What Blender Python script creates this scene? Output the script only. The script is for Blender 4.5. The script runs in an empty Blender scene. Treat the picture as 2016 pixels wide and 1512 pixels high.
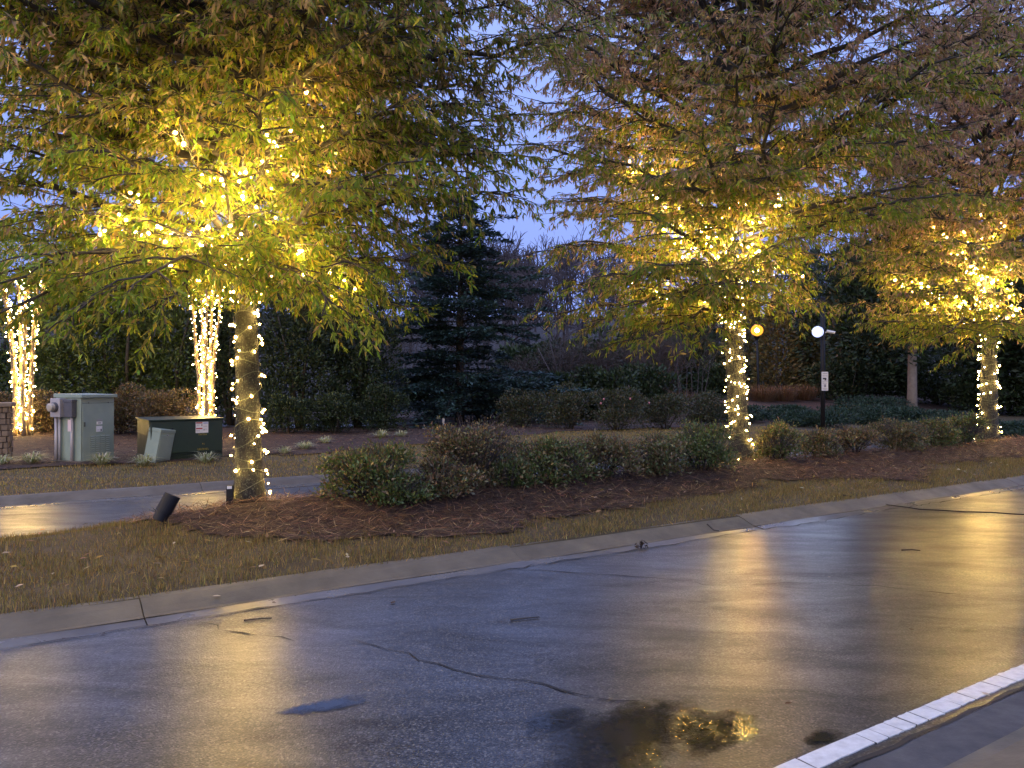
import bpy, math, random
import numpy as np

R = math.radians
rng = np.random.default_rng(11)
random.seed(11)
scn = bpy.context.scene

# ------------------------------------------------------------------ camera, sky, sun, exposure
cam_d = bpy.data.cameras.new('camera')
cam = bpy.data.objects.new('camera', cam_d)
scn.collection.objects.link(cam)
cam.location = (0, 0, 1.6)
cam.rotation_euler = (R(90), 0, 0)
cam_d.sensor_fit = 'HORIZONTAL'
cam_d.sensor_width = 36
F = 1515.0
cam_d.lens = 36 * F / 2016
cam_d.clip_end = 2000
scn.camera = cam

world = bpy.data.worlds.new('World')
scn.world = world
world.use_nodes = True
wn = world.node_tree
wn.nodes.clear()
w_out = wn.nodes.new('ShaderNodeOutputWorld')
w_bg = wn.nodes.new('ShaderNodeBackground')
w_sky = wn.nodes.new('ShaderNodeTexSky')
w_sky.sky_type = 'NISHITA'
w_sky.sun_disc = False
w_sky.sun_elevation = R(-1.5)
w_sky.sun_rotation = R(215)
w_sky.air_density = 1.0
w_sky.dust_density = 1.5
w_sky.ozone_density = 3.0
# dusk under a thin even overcast: cloud cover evens the twilight sky out to one blue-grey
w_mix = wn.nodes.new('ShaderNodeMixRGB')
w_mix.inputs[0].default_value = 0.92
w_geo = wn.nodes.new('ShaderNodeTexCoord')
w_sep = wn.nodes.new('ShaderNodeSeparateXYZ')
w_ramp = wn.nodes.new('ShaderNodeValToRGB')
w_ramp.color_ramp.elements[0].position = 0.0
w_ramp.color_ramp.elements[0].color = (0.235, 0.325, 0.82, 1)
w_ramp.color_ramp.elements[1].position = 0.55
w_ramp.color_ramp.elements[1].color = (0.36, 0.49, 1.05, 1)
w_x10 = wn.nodes.new('ShaderNodeVectorMath')
w_x10.operation = 'SCALE'
w_x10.inputs['Scale'].default_value = 10.0
wn.links.new(w_geo.outputs['Generated'], w_sep.inputs[0])
wn.links.new(w_sep.outputs[2], w_ramp.inputs[0])
wn.links.new(w_ramp.outputs[0], w_x10.inputs[0])
wn.links.new(w_x10.outputs[0], w_mix.inputs[2])
wn.links.new(w_sky.outputs[0], w_mix.inputs[1])
wn.links.new(w_mix.outputs[0], w_bg.inputs[0])
w_bg.inputs[1].default_value = 0.1
wn.links.new(w_bg.outputs[0], w_out.inputs[0])

sun_d = bpy.data.lights.new('sun', 'SUN')
sun_d.energy = 1.5
sun_d.angle = R(100)
sun_d.color = (1.0, 0.93, 0.86)
sun = bpy.data.objects.new('sun', sun_d)
scn.collection.objects.link(sun)
sun.rotation_euler = (R(50), 0, R(-25))

scn.view_settings.view_transform = 'Standard'
scn.view_settings.look = 'None'
scn.view_settings.gamma = 1
scn.view_settings.use_curve_mapping = False
scn.view_settings.exposure = 0.42

scn.render.engine = 'CYCLES'
cy = scn.cycles
cy.use_denoising = True
cy.use_light_tree = True
cy.max_bounces = 6
cy.diffuse_bounces = 4
cy.glossy_bounces = 3
cy.transmission_bounces = 3
cy.transparent_max_bounces = 14
cy.volume_bounces = 0
cy.sample_clamp_indirect = 3.0
cy.sample_clamp_direct = 0.0
cy.caustics_reflective = False
cy.caustics_refractive = False

# ------------------------------------------------------------------ helpers
COL = scn.collection
UX, UY = 0.8384, 0.5450          # direction of the road
NX, NY = -UY, UX                 # across the road, away from the camera


def W(u, v, z=0.0):
    return (u * UX + v * NX, u * UY + v * NY, z)


def uv_of(x, y):
    return x * UX + y * UY, x * NX + y * NY


def sstep(a, b, x):
    t = np.clip((x - a) / (b - a), 0, 1)
    return t * t * (3 - 2 * t)


def hz(u, v):
    """height of the open ground at (u along the road, v across it)"""
    u = np.asarray(u, float)
    v = np.asarray(v, float)
    z = np.interp(v, [-80, 1.25, 1.34, 1.36, 5.9, 5.92, 6.6, 8.4, 9.6, 9.62, 13.35, 13.38, 17, 22, 27, 60],
                  [0.3, 0.12, 0.115, -0.1, -0.1, 0.115, 0.15, 0.14, 0.0, -0.27, -0.27, -0.03, 0.10, 0.16, 0.10, 0.3])
    A = 0.04 + 0.16 * sstep(0.2, 2.2, u)
    z = z + A * np.exp(-((v - 8.3) / 0.85) ** 2) * (v > 5.9) * (v < 9.62)
    z = z + 0.2 * sstep(18, 24, v) * (1 - sstep(3, 9, u))
    z = z + 0.85 * sstep(19, 27, u) * sstep(17, 27, v)
    r = np.hypot(u, v)
    z = z + 16 * sstep(55, 190, r) * (v > 14)
    w = np.sin(u * 1.7 + 0.6 * v) * np.cos(v * 2.1 - 0.4 * u)
    z = z + 0.015 * w * ((v > 6.2) & (v < 9.4) | (v > 14))
    return z


def hzw(x, y):
    u, v = uv_of(x, y)
    return float(hz(u, v))


def P(px, py, d):
    """point seen at photo pixel (px,py), d metres in front"""
    return np.array([(px - 1008) / F * d, d, 1.6 + (755.5 - py) / F * d])


def G(px, py):
    """where that line of sight meets the ground"""
    d = 2.5
    while d < 160:
        p = P(px, py, d)
        if p[2] <= hzw(p[0], p[1]):
            return p
        d += 0.03
    return P(px, py, 160)


def GD(px, d):
    x = (px - 1008) / F * d
    return np.array([x, d, hzw(x, d)])


def tag(o, label=None, cat=None, group=None, kind=None):
    if label:
        o['label'] = label
    if cat:
        o['category'] = cat
    if group:
        o['group'] = group
    if kind:
        o['kind'] = kind
    return o


def empty(name, loc, rz=0.0, label=None, cat=None, group=None, tilt=(0, 0)):
    o = bpy.data.objects.new(name, None)
    COL.objects.link(o)
    o.location = loc
    o.rotation_euler = (tilt[0], tilt[1], rz)
    o.empty_display_size = 0.1
    return tag(o, label, cat, group)


def link(name, me, parent=None, mat=None):
    o = bpy.data.objects.new(name, me)
    COL.objects.link(o)
    if mat is not None and not me.materials:
        me.materials.append(mat)
    o.parent = parent
    return o


def np_mesh(name, V, faces, n, col=None, smooth=False):
    """V (k,3); faces (m,n) index array"""
    me = bpy.data.meshes.new(name)
    V = np.ascontiguousarray(V, np.float32)
    faces = np.ascontiguousarray(faces, np.int32)
    me.vertices.add(len(V))
    me.vertices.foreach_set('co', V.ravel())
    m = len(faces)
    me.loops.add(m * n)
    me.loops.foreach_set('vertex_index', faces.ravel())
    me.polygons.add(m)
    me.polygons.foreach_set('loop_start', np.arange(0, m * n, n, dtype=np.int32))
    me.polygons.foreach_set('loop_total', np.full(m, n, np.int32))
    if smooth:
        me.polygons.foreach_set('use_smooth', np.ones(m, bool))
    me.update(calc_edges=True)
    if col is not None:
        a = me.color_attributes.new('tint', 'FLOAT_COLOR', 'POINT')
        c4 = np.ones((len(V), 4), np.float32)
        c4[:, :3] = col
        a.data.foreach_set('color', c4.ravel())
    return me


class MB:
    """collects boxes / tubes / prisms into one mesh"""

    def __init__(self):
        self.v = []
        self.f = []

    def add(self, vs, fs):
        b = len(self.v)
        self.v += [tuple(map(float, p)) for p in vs]
        self.f += [[b + i for i in f] for f in fs]
        return self

    def box(self, c, s, rot=0.0):
        x, y, z = [k / 2 for k in s]
        cr, sr = math.cos(rot), math.sin(rot)
        vs = []
        for dz in (-z, z):
            for dx, dy in ((-x, -y), (x, -y), (x, y), (-x, y)):
                vs.append((c[0] + dx * cr - dy * sr, c[1] + dx * sr + dy * cr, c[2] + dz))
        return self.add(vs, [(3, 2, 1, 0), (4, 5, 6, 7), (0, 1, 5, 4), (1, 2, 6, 5), (2, 3, 7, 6), (3, 0, 4, 7)])

    def tube(self, pts, rad, n=8, cap=True):
        pts = [np.array(p, float) for p in pts]
        k = len(pts)
        if not hasattr(rad, '__len__'):
            rad = [rad] * k
        vs = []
        ref = None
        for i in range(k):
            t = pts[min(i + 1, k - 1)] - pts[max(i - 1, 0)]
            t /= max(np.linalg.norm(t), 1e-9)
            if ref is None:
                ref = np.array([1.0, 0, 0]) if abs(t[0]) < 0.8 else np.array([0, 1.0, 0])
            a = np.cross(t, ref)
            a /= max(np.linalg.norm(a), 1e-9)
            b = np.cross(t, a)
            ref = np.cross(a, t)
            for j in range(n):
                th = 2 * math.pi * j / n
                vs.append(pts[i] + rad[i] * (math.cos(th) * a + math.sin(th) * b))
        fs = []
        for i in range(k - 1):
            for j in range(n):
                fs.append((i * n + j, i * n + (j + 1) % n, (i + 1) * n + (j + 1) % n, (i + 1) * n + j))
        if cap:
            fs.append(tuple(range(n - 1, -1, -1)))
            fs.append(tuple((k - 1) * n + j for j in range(n)))
        return self.add(vs, fs)

    def build(self, name, mat, parent=None, smooth=False, bevel=0.0):
        me = bpy.data.meshes.new(name)
        me.from_pydata(self.v, [], self.f)
        me.update()
        if smooth:
            me.polygons.foreach_set('use_smooth', np.ones(len(me.polygons), bool))
        o = link(name, me, parent, mat)
        if bevel:
            m = o.modifiers.new('bevel', 'BEVEL')
            m.width = bevel
            m.segments = 2
            m.limit_method = 'ANGLE'
        return o


# ------------------------------------------------------------------ materials
def newmat(name):
    m = bpy.data.materials.new(name)
    m.use_nodes = True
    nt = m.node_tree
    nt.nodes.clear()
    out = nt.nodes.new('ShaderNodeOutputMaterial')
    return m, nt, out


def nd(nt, t, **kw):
    n = nt.nodes.new(t)
    for k, v in kw.items():
        setattr(n, k, v)
    return n


def noise(nt, co, scale, detail=4, rough=0.6, dist=0.0):
    n = nd(nt, 'ShaderNodeTexNoise')
    n.inputs['Scale'].default_value = scale
    n.inputs['Detail'].default_value = detail
    n.inputs['Roughness'].default_value = rough
    n.inputs['Distortion'].default_value = dist
    nt.links.new(co, n.inputs['Vector'])
    return n.outputs['Fac']


def ramp(nt, fac, stops):
    r = nd(nt, 'ShaderNodeValToRGB')
    el = r.color_ramp.elements
    while len(el) < len(stops):
        el.new(0.5)
    for e, (p, c) in zip(el, stops):
        e.position = p
        e.color = (*c, 1) if len(c) == 3 else c
    nt.links.new(fac, r.inputs[0])
    return r.outputs[0]


def mapr(nt, val, a, b, c, d):
    n = nd(nt, 'ShaderNodeMapRange')
    n.inputs[1].default_value = a
    n.inputs[2].default_value = b
    n.inputs[3].default_value = c
    n.inputs[4].default_value = d
    nt.links.new(val, n.inputs[0])
    return n.outputs[0]


def bump(nt, h, strength, dist):
    b = nd(nt, 'ShaderNodeBump')
    b.inputs['Strength'].default_value = strength
    b.inputs['Distance'].default_value = dist
    nt.links.new(h, b.inputs['Height'])
    return b.outputs[0]


def plain(name, c1, c2=None, scale=6.0, rough=0.5, metal=0.0, bscale=40.0, bstr=0.15, bdist=0.004, spec=0.5, coat=0.0):
    m, nt, out = newmat(name)
    p = nd(nt, 'ShaderNodeBsdfPrincipled')
    co = nd(nt, 'ShaderNodeTexCoord').outputs['Object']
    c2 = c2 or tuple(k * 0.7 for k in c1)
    f = noise(nt, co, scale, 5, 0.65)
    nt.links.new(ramp(nt, f, [(0.3, c1), (0.7, c2)]), p.inputs['Base Color'])
    nt.links.new(mapr(nt, f, 0.3, 0.7, rough * 0.85, min(1, rough * 1.2)), p.inputs['Roughness'])
    p.inputs['Metallic'].default_value = metal
    p.inputs['Specular IOR Level'].default_value = spec
    p.inputs['Coat Weight'].default_value = coat
    if bstr:
        nt.links.new(bump(nt, noise(nt, co, bscale, 4), bstr, bdist), p.inputs['Normal'])
    nt.links.new(p.outputs[0], out.inputs[0])
    return m


def foliage(name, transl=0.4, rough=0.45, spec=0.4, tcol=(1.2, 1.2, 0.7)):
    m, nt, out = newmat(name)
    a = nd(nt, 'ShaderNodeAttribute', attribute_name='tint')
    p = nd(nt, 'ShaderNodeBsdfPrincipled')
    p.inputs['Roughness'].default_value = rough
    p.inputs['Specular IOR Level'].default_value = spec
    nt.links.new(a.outputs['Color'], p.inputs['Base Color'])
    t = nd(nt, 'ShaderNodeBsdfTranslucent')
    mul = nd(nt, 'ShaderNodeMixRGB', blend_type='MULTIPLY')
    mul.inputs[0].default_value = 1
    mul.inputs[2].default_value = (*tcol, 1)
    nt.links.new(a.outputs['Color'], mul.inputs[1])
    nt.links.new(mul.outputs[0], t.inputs[0])
    mx = nd(nt, 'ShaderNodeMixShader')
    mx.inputs[0].default_value = transl
    nt.links.new(p.outputs[0], mx.inputs[1])
    nt.links.new(t.outputs[0], mx.inputs[2])
    nt.links.new(mx.outputs[0], out.inputs[0])
    return m


def emit(name, col, strength):
    m, nt, out = newmat(name)
    e = nd(nt, 'ShaderNodeEmission')
    e.inputs[0].default_value = (*col, 1)
    e.inputs[1].default_value = strength
    nt.links.new(e.outputs[0], out.inputs[0])
    return m


def asphalt(name, dark=1.0, wet_lo=0.28, wet_hi=0.35):
    m, nt, out = newmat(name)
    p = nd(nt, 'ShaderNodeBsdfPrincipled')
    co = nd(nt, 'ShaderNodeTexCoord').outputs['Object']
    big = noise(nt, co, 0.5, 2.5, 0.5, 0.8)
    mid = noise(nt, co, 3.0, 3, 0.55)
    vor = nd(nt, 'ShaderNodeTexVoronoi')
    vor.inputs['Scale'].default_value = 95
    nt.links.new(co, vor.inputs['Vector'])
    vor2 = nd(nt, 'ShaderNodeTexVoronoi')
    vor2.inputs['Scale'].default_value = 115
    nt.links.new(co, vor2.inputs['Vector'])
    stone = nd(nt, 'ShaderNodeSeparateColor')
    nt.links.new(vor2.outputs['Color'], stone.inputs[0])
    c = ramp(nt, stone.outputs[0], [(0.0, tuple(dark * k for k in (0.012, 0.012, 0.013))), (0.5, tuple(dark * k for k in (0.026, 0.026, 0.027))),
                                    (0.85, tuple(dark * k for k in (0.06, 0.058, 0.056))), (1.0, tuple(dark * k for k in (0.15, 0.145, 0.135)))])
    c2 = nd(nt, 'ShaderNodeMixRGB', blend_type='MULTIPLY')
    c2.inputs[0].default_value = 0.5
    nt.links.new(c, c2.inputs[1])
    nt.links.new(ramp(nt, mid, [(0.3, (0.7, 0.7, 0.7)), (0.7, (1.15, 1.12, 1.05))]), c2.inputs[2])
    nt.links.new(c2.outputs[0], p.inputs['Base Color'])
    ro = nd(nt, 'ShaderNodeMath', operation='MULTIPLY_ADD')
    ro.inputs[1].default_value = 0.75
    ad = nd(nt, 'ShaderNodeMath', operation='MULTIPLY')
    ad.inputs[1].default_value = 0.25
    nt.links.new(mid, ad.inputs[0])
    nt.links.new(big, ro.inputs[0])
    nt.links.new(ad.outputs[0], ro.inputs[2])
    p.inputs['IOR'].default_value = 1.6
    p.inputs['Coat Roughness'].default_value = 0.29
    p.inputs['Coat IOR'].default_value = 1.5
    mpr = nd(nt, 'ShaderNodeMapping')
    mpr.inputs['Rotation'].default_value = (0, 0, -0.5764)
    mpr.inputs['Scale'].default_value = (0.55, 1.6, 1)
    nt.links.new(co, mpr.inputs[0])
    wet = noise(nt, mpr.outputs[0], 1.1, 5, 0.62, 0.5)
    nt.links.new(mapr(nt, wet, 0.36, 0.64, 0.2, 0.7), p.inputs['Specular IOR Level'])
    nt.links.new(mapr(nt, wet, 0.34, 0.62, wet_hi, wet_lo), p.inputs['Roughness'])
    patch = noise(nt, mpr.outputs[0], 2.2, 6, 0.68, 0.9)
    cw = nd(nt, 'ShaderNodeMath', operation='MULTIPLY')
    nt.links.new(mapr(nt, patch, 0.40, 0.60, 0.03, 0.65), cw.inputs[0])
    nt.links.new(mapr(nt, stone.outputs[1], 0.0, 1.0, 0.15, 1.25), cw.inputs[1])
    nt.links.new(cw.outputs[0], p.inputs['Coat Weight'])
    b1 = nd(nt, 'ShaderNodeBump')
    b1.inputs['Distance'].default_value = 0.006
    nt.links.new(mapr(nt, ro.outputs[0], 0.35, 0.65, 0.10, 0.24), b1.inputs['Strength'])
    nt.links.new(vor.outputs['Distance'], b1.inputs['Height'])
    b2 = nd(nt, 'ShaderNodeBump')
    b2.inputs['Distance'].default_value = 0.02
    b2.inputs['Strength'].default_value = 0.07
    nt.links.new(noise(nt, co, 7, 3), b2.inputs['Height'])
    nt.links.new(b1.outputs[0], b2.inputs['Normal'])
    nt.links.new(b2.outputs[0], p.inputs['Normal'])
    nt.links.new(b2.outputs[0], p.inputs['Coat Normal'])
    nt.links.new(p.outputs[0], out.inputs[0])
    return m


M_ASPH = asphalt('wet_asphalt')
M_ASPH2 = asphalt('old_asphalt', 1.3, 0.32, 0.5)
M_DULL = plain('dull_asphalt', (0.075, 0.075, 0.08), (0.045, 0.045, 0.05), 5, 0.7, bscale=110, bstr=0.5, bdist=0.004)
M_CONC = plain('concrete', (0.135, 0.118, 0.09), (0.075, 0.066, 0.052), 2.2, 0.62, bscale=60, bstr=0.35, bdist=0.006)
M_GUTT = plain('wet_concrete', (0.13, 0.117, 0.09), (0.055, 0.05, 0.045), 1.6, 0.28, bscale=25, bstr=0.3, bdist=0.004)
def puddle_mat():
    m, nt, out = newmat('puddle_water')
    co = nd(nt, 'ShaderNodeTexCoord').outputs['Object']
    p = nd(nt, 'ShaderNodeBsdfPrincipled')
    p.inputs['Base Color'].default_value = (0.012, 0.012, 0.012, 1)
    p.inputs['Roughness'].default_value = 0.06
    p.inputs['Specular IOR Level'].default_value = 0.5
    nt.links.new(bump(nt, noise(nt, co, 30, 3), 0.12, 0.004), p.inputs['Normal'])
    a = nd(nt, 'ShaderNodeAttribute', attribute_name='tint')
    ad = nd(nt, 'ShaderNodeMath', operation='ADD')
    nt.links.new(a.outputs['Fac'], ad.inputs[0])
    nt.links.new(mapr(nt, noise(nt, co, 14, 6, 0.75), 0.2, 0.8, -0.4, 0.4), ad.inputs[1])
    al = mapr(nt, ad.outputs[0], 0.15, 0.75, 0.0, 1.0)
    tr = nd(nt, 'ShaderNodeBsdfTransparent')
    mx = nd(nt, 'ShaderNodeMixShader')
    nt.links.new(al, mx.inputs[0])
    nt.links.new(tr.outputs[0], mx.inputs[1])
    nt.links.new(p.outputs[0], mx.inputs[2])
    nt.links.new(mx.outputs[0], out.inputs[0])
    return m


M_WATER = puddle_mat()
M_CRACK = plain('crack_tar', (0.012, 0.012, 0.012), (0.02, 0.02, 0.02), 9, 0.6)
M_PAINT = plain('road_paint', (0.72, 0.72, 0.72), (0.48, 0.48, 0.48), 16, 0.35, bscale=120, bstr=0.3, bdist=0.003)
M_SOIL = plain('ground_soil', (0.085, 0.062, 0.028), (0.05, 0.037, 0.018), 2.5, 0.9, bscale=30, bstr=0.8, bdist=0.03)
M_MULCH = plain('pine_straw_floor', (0.06, 0.03, 0.02), (0.03, 0.017, 0.013), 5, 0.9, bscale=45, bstr=1.0, bdist=0.03)
def bark_mat():
    m, nt, out = newmat('oak_bark')
    p = nd(nt, 'ShaderNodeBsdfPrincipled')
    co = nd(nt, 'ShaderNodeTexCoord').outputs['Object']
    mp = nd(nt, 'ShaderNodeMapping')
    mp.inputs['Scale'].default_value = (1, 1, 0.3)
    nt.links.new(co, mp.inputs[0])
    f = noise(nt, mp.outputs[0], 42, 5, 0.7, 0.4)
    li = noise(nt, co, 55, 3, 0.7)
    c1 = ramp(nt, f, [(0.38, (0.005, 0.005, 0.005)), (0.5, (0.016, 0.017, 0.014)), (0.68, (0.036, 0.037, 0.030))])
    mx = nd(nt, 'ShaderNodeMixRGB')
    mx.inputs[2].default_value = (0.12, 0.14, 0.10, 1)
    nt.links.new(mapr(nt, li, 0.56, 0.63, 0.0, 0.85), mx.inputs[0])
    nt.links.new(c1, mx.inputs[1])
    nt.links.new(mx.outputs[0], p.inputs['Base Color'])
    p.inputs['Roughness'].default_value = 0.75
    nt.links.new(bump(nt, f, 1.0, 0.04), p.inputs['Normal'])
    nt.links.new(p.outputs[0], out.inputs[0])
    return m


M_BARK = bark_mat()
M_BARK2 = plain('dark_bark', (0.055, 0.047, 0.040), (0.03, 0.026, 0.022), 12, 0.8, bscale=30, bstr=0.6, bdist=0.01)
M_MYRT = plain('myrtle_bark', (0.28, 0.21, 0.13), (0.16, 0.11, 0.07), 6, 0.6)
M_BARE = plain('bare_wood', (0.075, 0.06, 0.066), (0.05, 0.042, 0.048), 3, 0.9, bstr=0)
M_LEAF = foliage('oak_leaf', 0.55, tcol=(1.15, 1.15, 0.9))
M_BUSH = foliage('shrub_leaf', 0.25, 0.38, 0.5)
M_DARK = foliage('evergreen_leaf', 0.12, 0.5, 0.3, (1.1, 1.15, 0.8))
M_GRASS = foliage('grass_blade', 0.3, 0.6, 0.25)
M_STRAW = foliage('pine_straw', 0.1, 0.6, 0.3, (1, 1, 1))
M_CABG = plain('sage_paint', (0.26, 0.32, 0.27), (0.21, 0.265, 0.225), 3, 0.45, bscale=180, bstr=0.05, bdist=0.001)
M_CABD = plain('dark_sage_and_gap_shade', (0.06, 0.075, 0.065), (0.04, 0.05, 0.045), 3, 0.5)  # dark sage of latch and bolts; also paints the door's shadow gap
M_TRAN = plain('dark_green_paint', (0.022, 0.042, 0.026), (0.016, 0.03, 0.02), 3, 0.35, bstr=0.04)
M_METER = plain('grey_metal', (0.42, 0.40, 0.42), (0.33, 0.32, 0.34), 8, 0.45, metal=0.1, bstr=0.05)
M_METERD = plain('dark_grey_plastic', (0.09, 0.09, 0.11), (0.07, 0.07, 0.085), 8, 0.45, bstr=0.05)
M_GLASS = plain('meter_dome', (0.42, 0.38, 0.32), (0.36, 0.33, 0.28), 8, 0.12, bstr=0)
M_WHITE = plain('white_sticker', (0.72, 0.72, 0.72), (0.62, 0.62, 0.63), 12, 0.4, bstr=0)
M_RED = plain('red_print', (0.40, 0.05, 0.05), (0.34, 0.04, 0.04), 12, 0.4, bstr=0)
M_BLUE = plain('pale_blue_print', (0.42, 0.46, 0.62), (0.40, 0.44, 0.58), 12, 0.4, bstr=0)
M_INK = plain('dark_print', (0.03, 0.03, 0.035), (0.05, 0.05, 0.05), 12, 0.5, bstr=0)
M_GREYINK = plain('grey_print', (0.25, 0.25, 0.27), (0.3, 0.3, 0.3), 12, 0.5, bstr=0)
M_BLOOM = plain('pink_petal', (0.55, 0.22, 0.24), (0.45, 0.16, 0.18), 20, 0.6, bstr=0)
M_PINK = plain('pink_label', (0.70, 0.55, 0.55), (0.6, 0.48, 0.48), 12, 0.5, bstr=0)
M_YEL = plain('yellow_stencil', (0.42, 0.33, 0.05), (0.32, 0.25, 0.04), 30, 0.5, bstr=0)
M_BLACK = plain('black_metal', (0.010, 0.010, 0.012), (0.016, 0.016, 0.018), 10, 0.55, bscale=90, bstr=0.1, spec=0.25)
M_WIRE = plain('green_wire', (0.12, 0.14, 0.09), (0.09, 0.10, 0.07), 10, 0.5, bstr=0)
M_STONE = plain('pillar_stone', (0.22, 0.16, 0.11), (0.12, 0.09, 0.065), 7, 0.8, bscale=20, bstr=0.5, bdist=0.01)
M_STONE2 = plain('pillar_cap_stone', (0.25, 0.20, 0.15), (0.17, 0.13, 0.1), 5, 0.8, bscale=20, bstr=0.4, bdist=0.01)
WARM = (1.0, 0.70, 0.26)


def lamp_halo_shell(name, tint, glow, k):
    """tinted see-through lamp shell whose own emission paints a halo round the core"""
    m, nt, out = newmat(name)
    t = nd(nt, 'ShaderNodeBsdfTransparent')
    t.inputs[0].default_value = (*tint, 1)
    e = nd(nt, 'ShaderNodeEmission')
    e.inputs[0].default_value = (*glow, 1)  # halo colour given off by the shell itself, standing in for lamp glare
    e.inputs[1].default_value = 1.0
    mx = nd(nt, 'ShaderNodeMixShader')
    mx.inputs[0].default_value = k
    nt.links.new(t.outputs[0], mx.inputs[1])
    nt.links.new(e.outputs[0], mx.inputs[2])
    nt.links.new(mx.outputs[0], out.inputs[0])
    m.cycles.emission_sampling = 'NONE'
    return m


M_BULB = emit('warm_bulb', WARM, 1400.0)
M_BULB_SOFT = emit('warm_bulb_trunk', WARM, 300.0)
M_BHALO = lamp_halo_shell('amber_bulb_halo', (1.0, 0.90, 0.68), (1.0, 0.58, 0.14), 0.42)
M_ORANGE = emit('orange_lamp_core', (1.0, 0.50, 0.13), 2200.0)
M_OHALO = lamp_halo_shell('orange_globe_halo', (1.0, 0.75, 0.4), (1.9, 0.66, 0.07), 0.72)
M_COLD = emit('cold_led', (0.70, 0.80, 1.0), 900.0)
M_CHALO = lamp_halo_shell('cold_lens_halo', (0.85, 0.9, 1.0), (0.95, 1.05, 2.0), 0.7)
LEAFCOL = foliage('fallen_leaf', 0.2, 0.5, 0.3, (1, 1, 1))

# ------------------------------------------------------------------ ground, roads, kerbs


def strip(name, us, vs, zf, mat, parent=None, kind='structure', keep=None):
    us = np.asarray(us, float)
    vs = np.asarray(vs, float)
    U, V = np.meshgrid(us, vs, indexing='ij')
    Z = zf(U, V)
    X = U * UX + V * NX
    Y = U * UY + V * NY
    pts = np.stack([X, Y, Z], -1).reshape(-1, 3)
    a, b = len(us), len(vs)
    i, j = np.meshgrid(np.arange(a - 1), np.arange(b - 1), indexing='ij')
    q = np.stack([i * b + j, (i + 1) * b + j, (i + 1) * b + j + 1, i * b + j + 1], -1).reshape(-1, 4)
    if keep is not None:
        uc = (U[:-1, :-1] + U[1:, 1:]) / 2
        vc = (V[:-1, :-1] + V[1:, 1:]) / 2
        q = q[keep(uc, vc).ravel()]
    o = link(name, np_mesh(name, pts, q, 4, smooth=True), parent, mat)
    if kind and parent is None:
        o['kind'] = kind
    return o


us_g = np.unique(np.concatenate([np.linspace(-220, -30, 24), np.arange(-30, 60, 1.0), np.linspace(60, 300, 30)]))
vs_g = np.unique(np.concatenate([np.linspace(-60, 0, 12), [1.25, 1.34, 1.36, 3, 5.9, 5.92, 6.2], np.arange(6.4, 9.6, 0.2),
                                 [9.6, 9.62, 11, 13.35, 13.38], np.arange(13.6, 40, 0.8), np.linspace(40, 280, 44)]))
strip('ground', us_g, vs_g, lambda u, v: hz(u, v) - 0.012, M_SOIL)
strip('hillside', np.linspace(-200, 280, 70), np.linspace(20, 270, 60), lambda u, v: hz(u, v) + 0.25, plain('leaf_litter_floor', (0.05, 0.04, 0.038), (0.028, 0.025, 0.026), 0.6, 0.95, bscale=2, bstr=0.8, bdist=0.3),
      keep=lambda u, v: np.hypot(u, v) > 52)
EDGE = 5.52
road = strip('road', np.arange(-30, 70, 2.0), [1.72, 2.6, 3.8, 5.0, EDGE + 0.03], lambda u, v: 0.0 * u + 0.004 * (v - 2), M_ASPH)
farlane = strip('far_lane', np.arange(-40, 70, 2.0), [9.95, 11, 12, 12.95], lambda u, v: -0.15 + 0 * u, M_ASPH2)
strip('distant_road', np.arange(-10, 15.5, 0.5), [25.2, 27.6], lambda u, v: hz(u, v) + 0.02, M_ASPH2)


def kerb(name, v_front, v_back, z0, rise, u0, u1, seg, off, matk, matg):
    """rolled concrete kerb of poured sections, each with its gutter pan"""
    root = empty(name, (0, 0, 0))
    root['kind'] = 'structure'
    s = 1 if v_back > v_front else -1
    wd = abs(v_back - v_front)
    prof = [(0.0, -0.12), (0.0, 0.0), (0.3596, 0.012), (0.36, 0.014), (0.46, 0.17), (0.60, 0.42), (0.74, 0.70), (0.87, 0.90), (1.0, 1.0), (1.0, -0.9)]
    u = u0 + off
    while u < u1:
        L = seg + rng.normal(0, 0.05)
        a, b = u + 0.004, u + L - 0.004
        dz = rng.normal(0, 0.004)
        for nm, rg, mt in (('gutter_pan', [0, 1, 2], matg), ('kerb_section', [3, 4, 5, 6, 7, 8, 9], matk)):
            vs, fs = [], []
            k = len(rg)
            ncut = 5
            for i in range(ncut):
                uu = a + (b - a) * i / (ncut - 1)
                for r in rg:
                    t, h = prof[r]
                    hh = z0 + (h * rise if r > 3 else h) + dz + 0.003 * math.sin(uu * 5 + r)
                    vs.append(W(uu, v_front + s * t * wd, hh))
            for i in range(ncut - 1):
                for j in range(k - 1):
                    fs.append((i * k + j, (i + 1) * k + j, (i + 1) * k + j + 1, i * k + j + 1))
            fs.append(tuple(range(k)))
            fs.append(tuple((ncut - 1) * k + j for j in range(k - 1, -1, -1)))
            MB().add(vs, fs).build(nm, mt, root)
        u += L
    return root


kerb('median_kerb', EDGE, 5.97, 0.014, 0.10, -9, 32, 3.05, 0.55, M_CONC, M_GUTT)
kerb('far_kerb', 12.93, 13.42, -0.145, 0.125, -16, 40, 3.05, 0.3, M_CONC, M_GUTT)
kerb('median_back_kerb', 9.97, 9.55, -0.145, 0.15, -16, 40, 3.05, 1.1, M_CONC, M_GUTT)
kerb('near_kerb', 1.915, 1.30, -0.002, 0.11, -4, 30, 3.05, 0.2, M_CONC, M_DULL)


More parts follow.
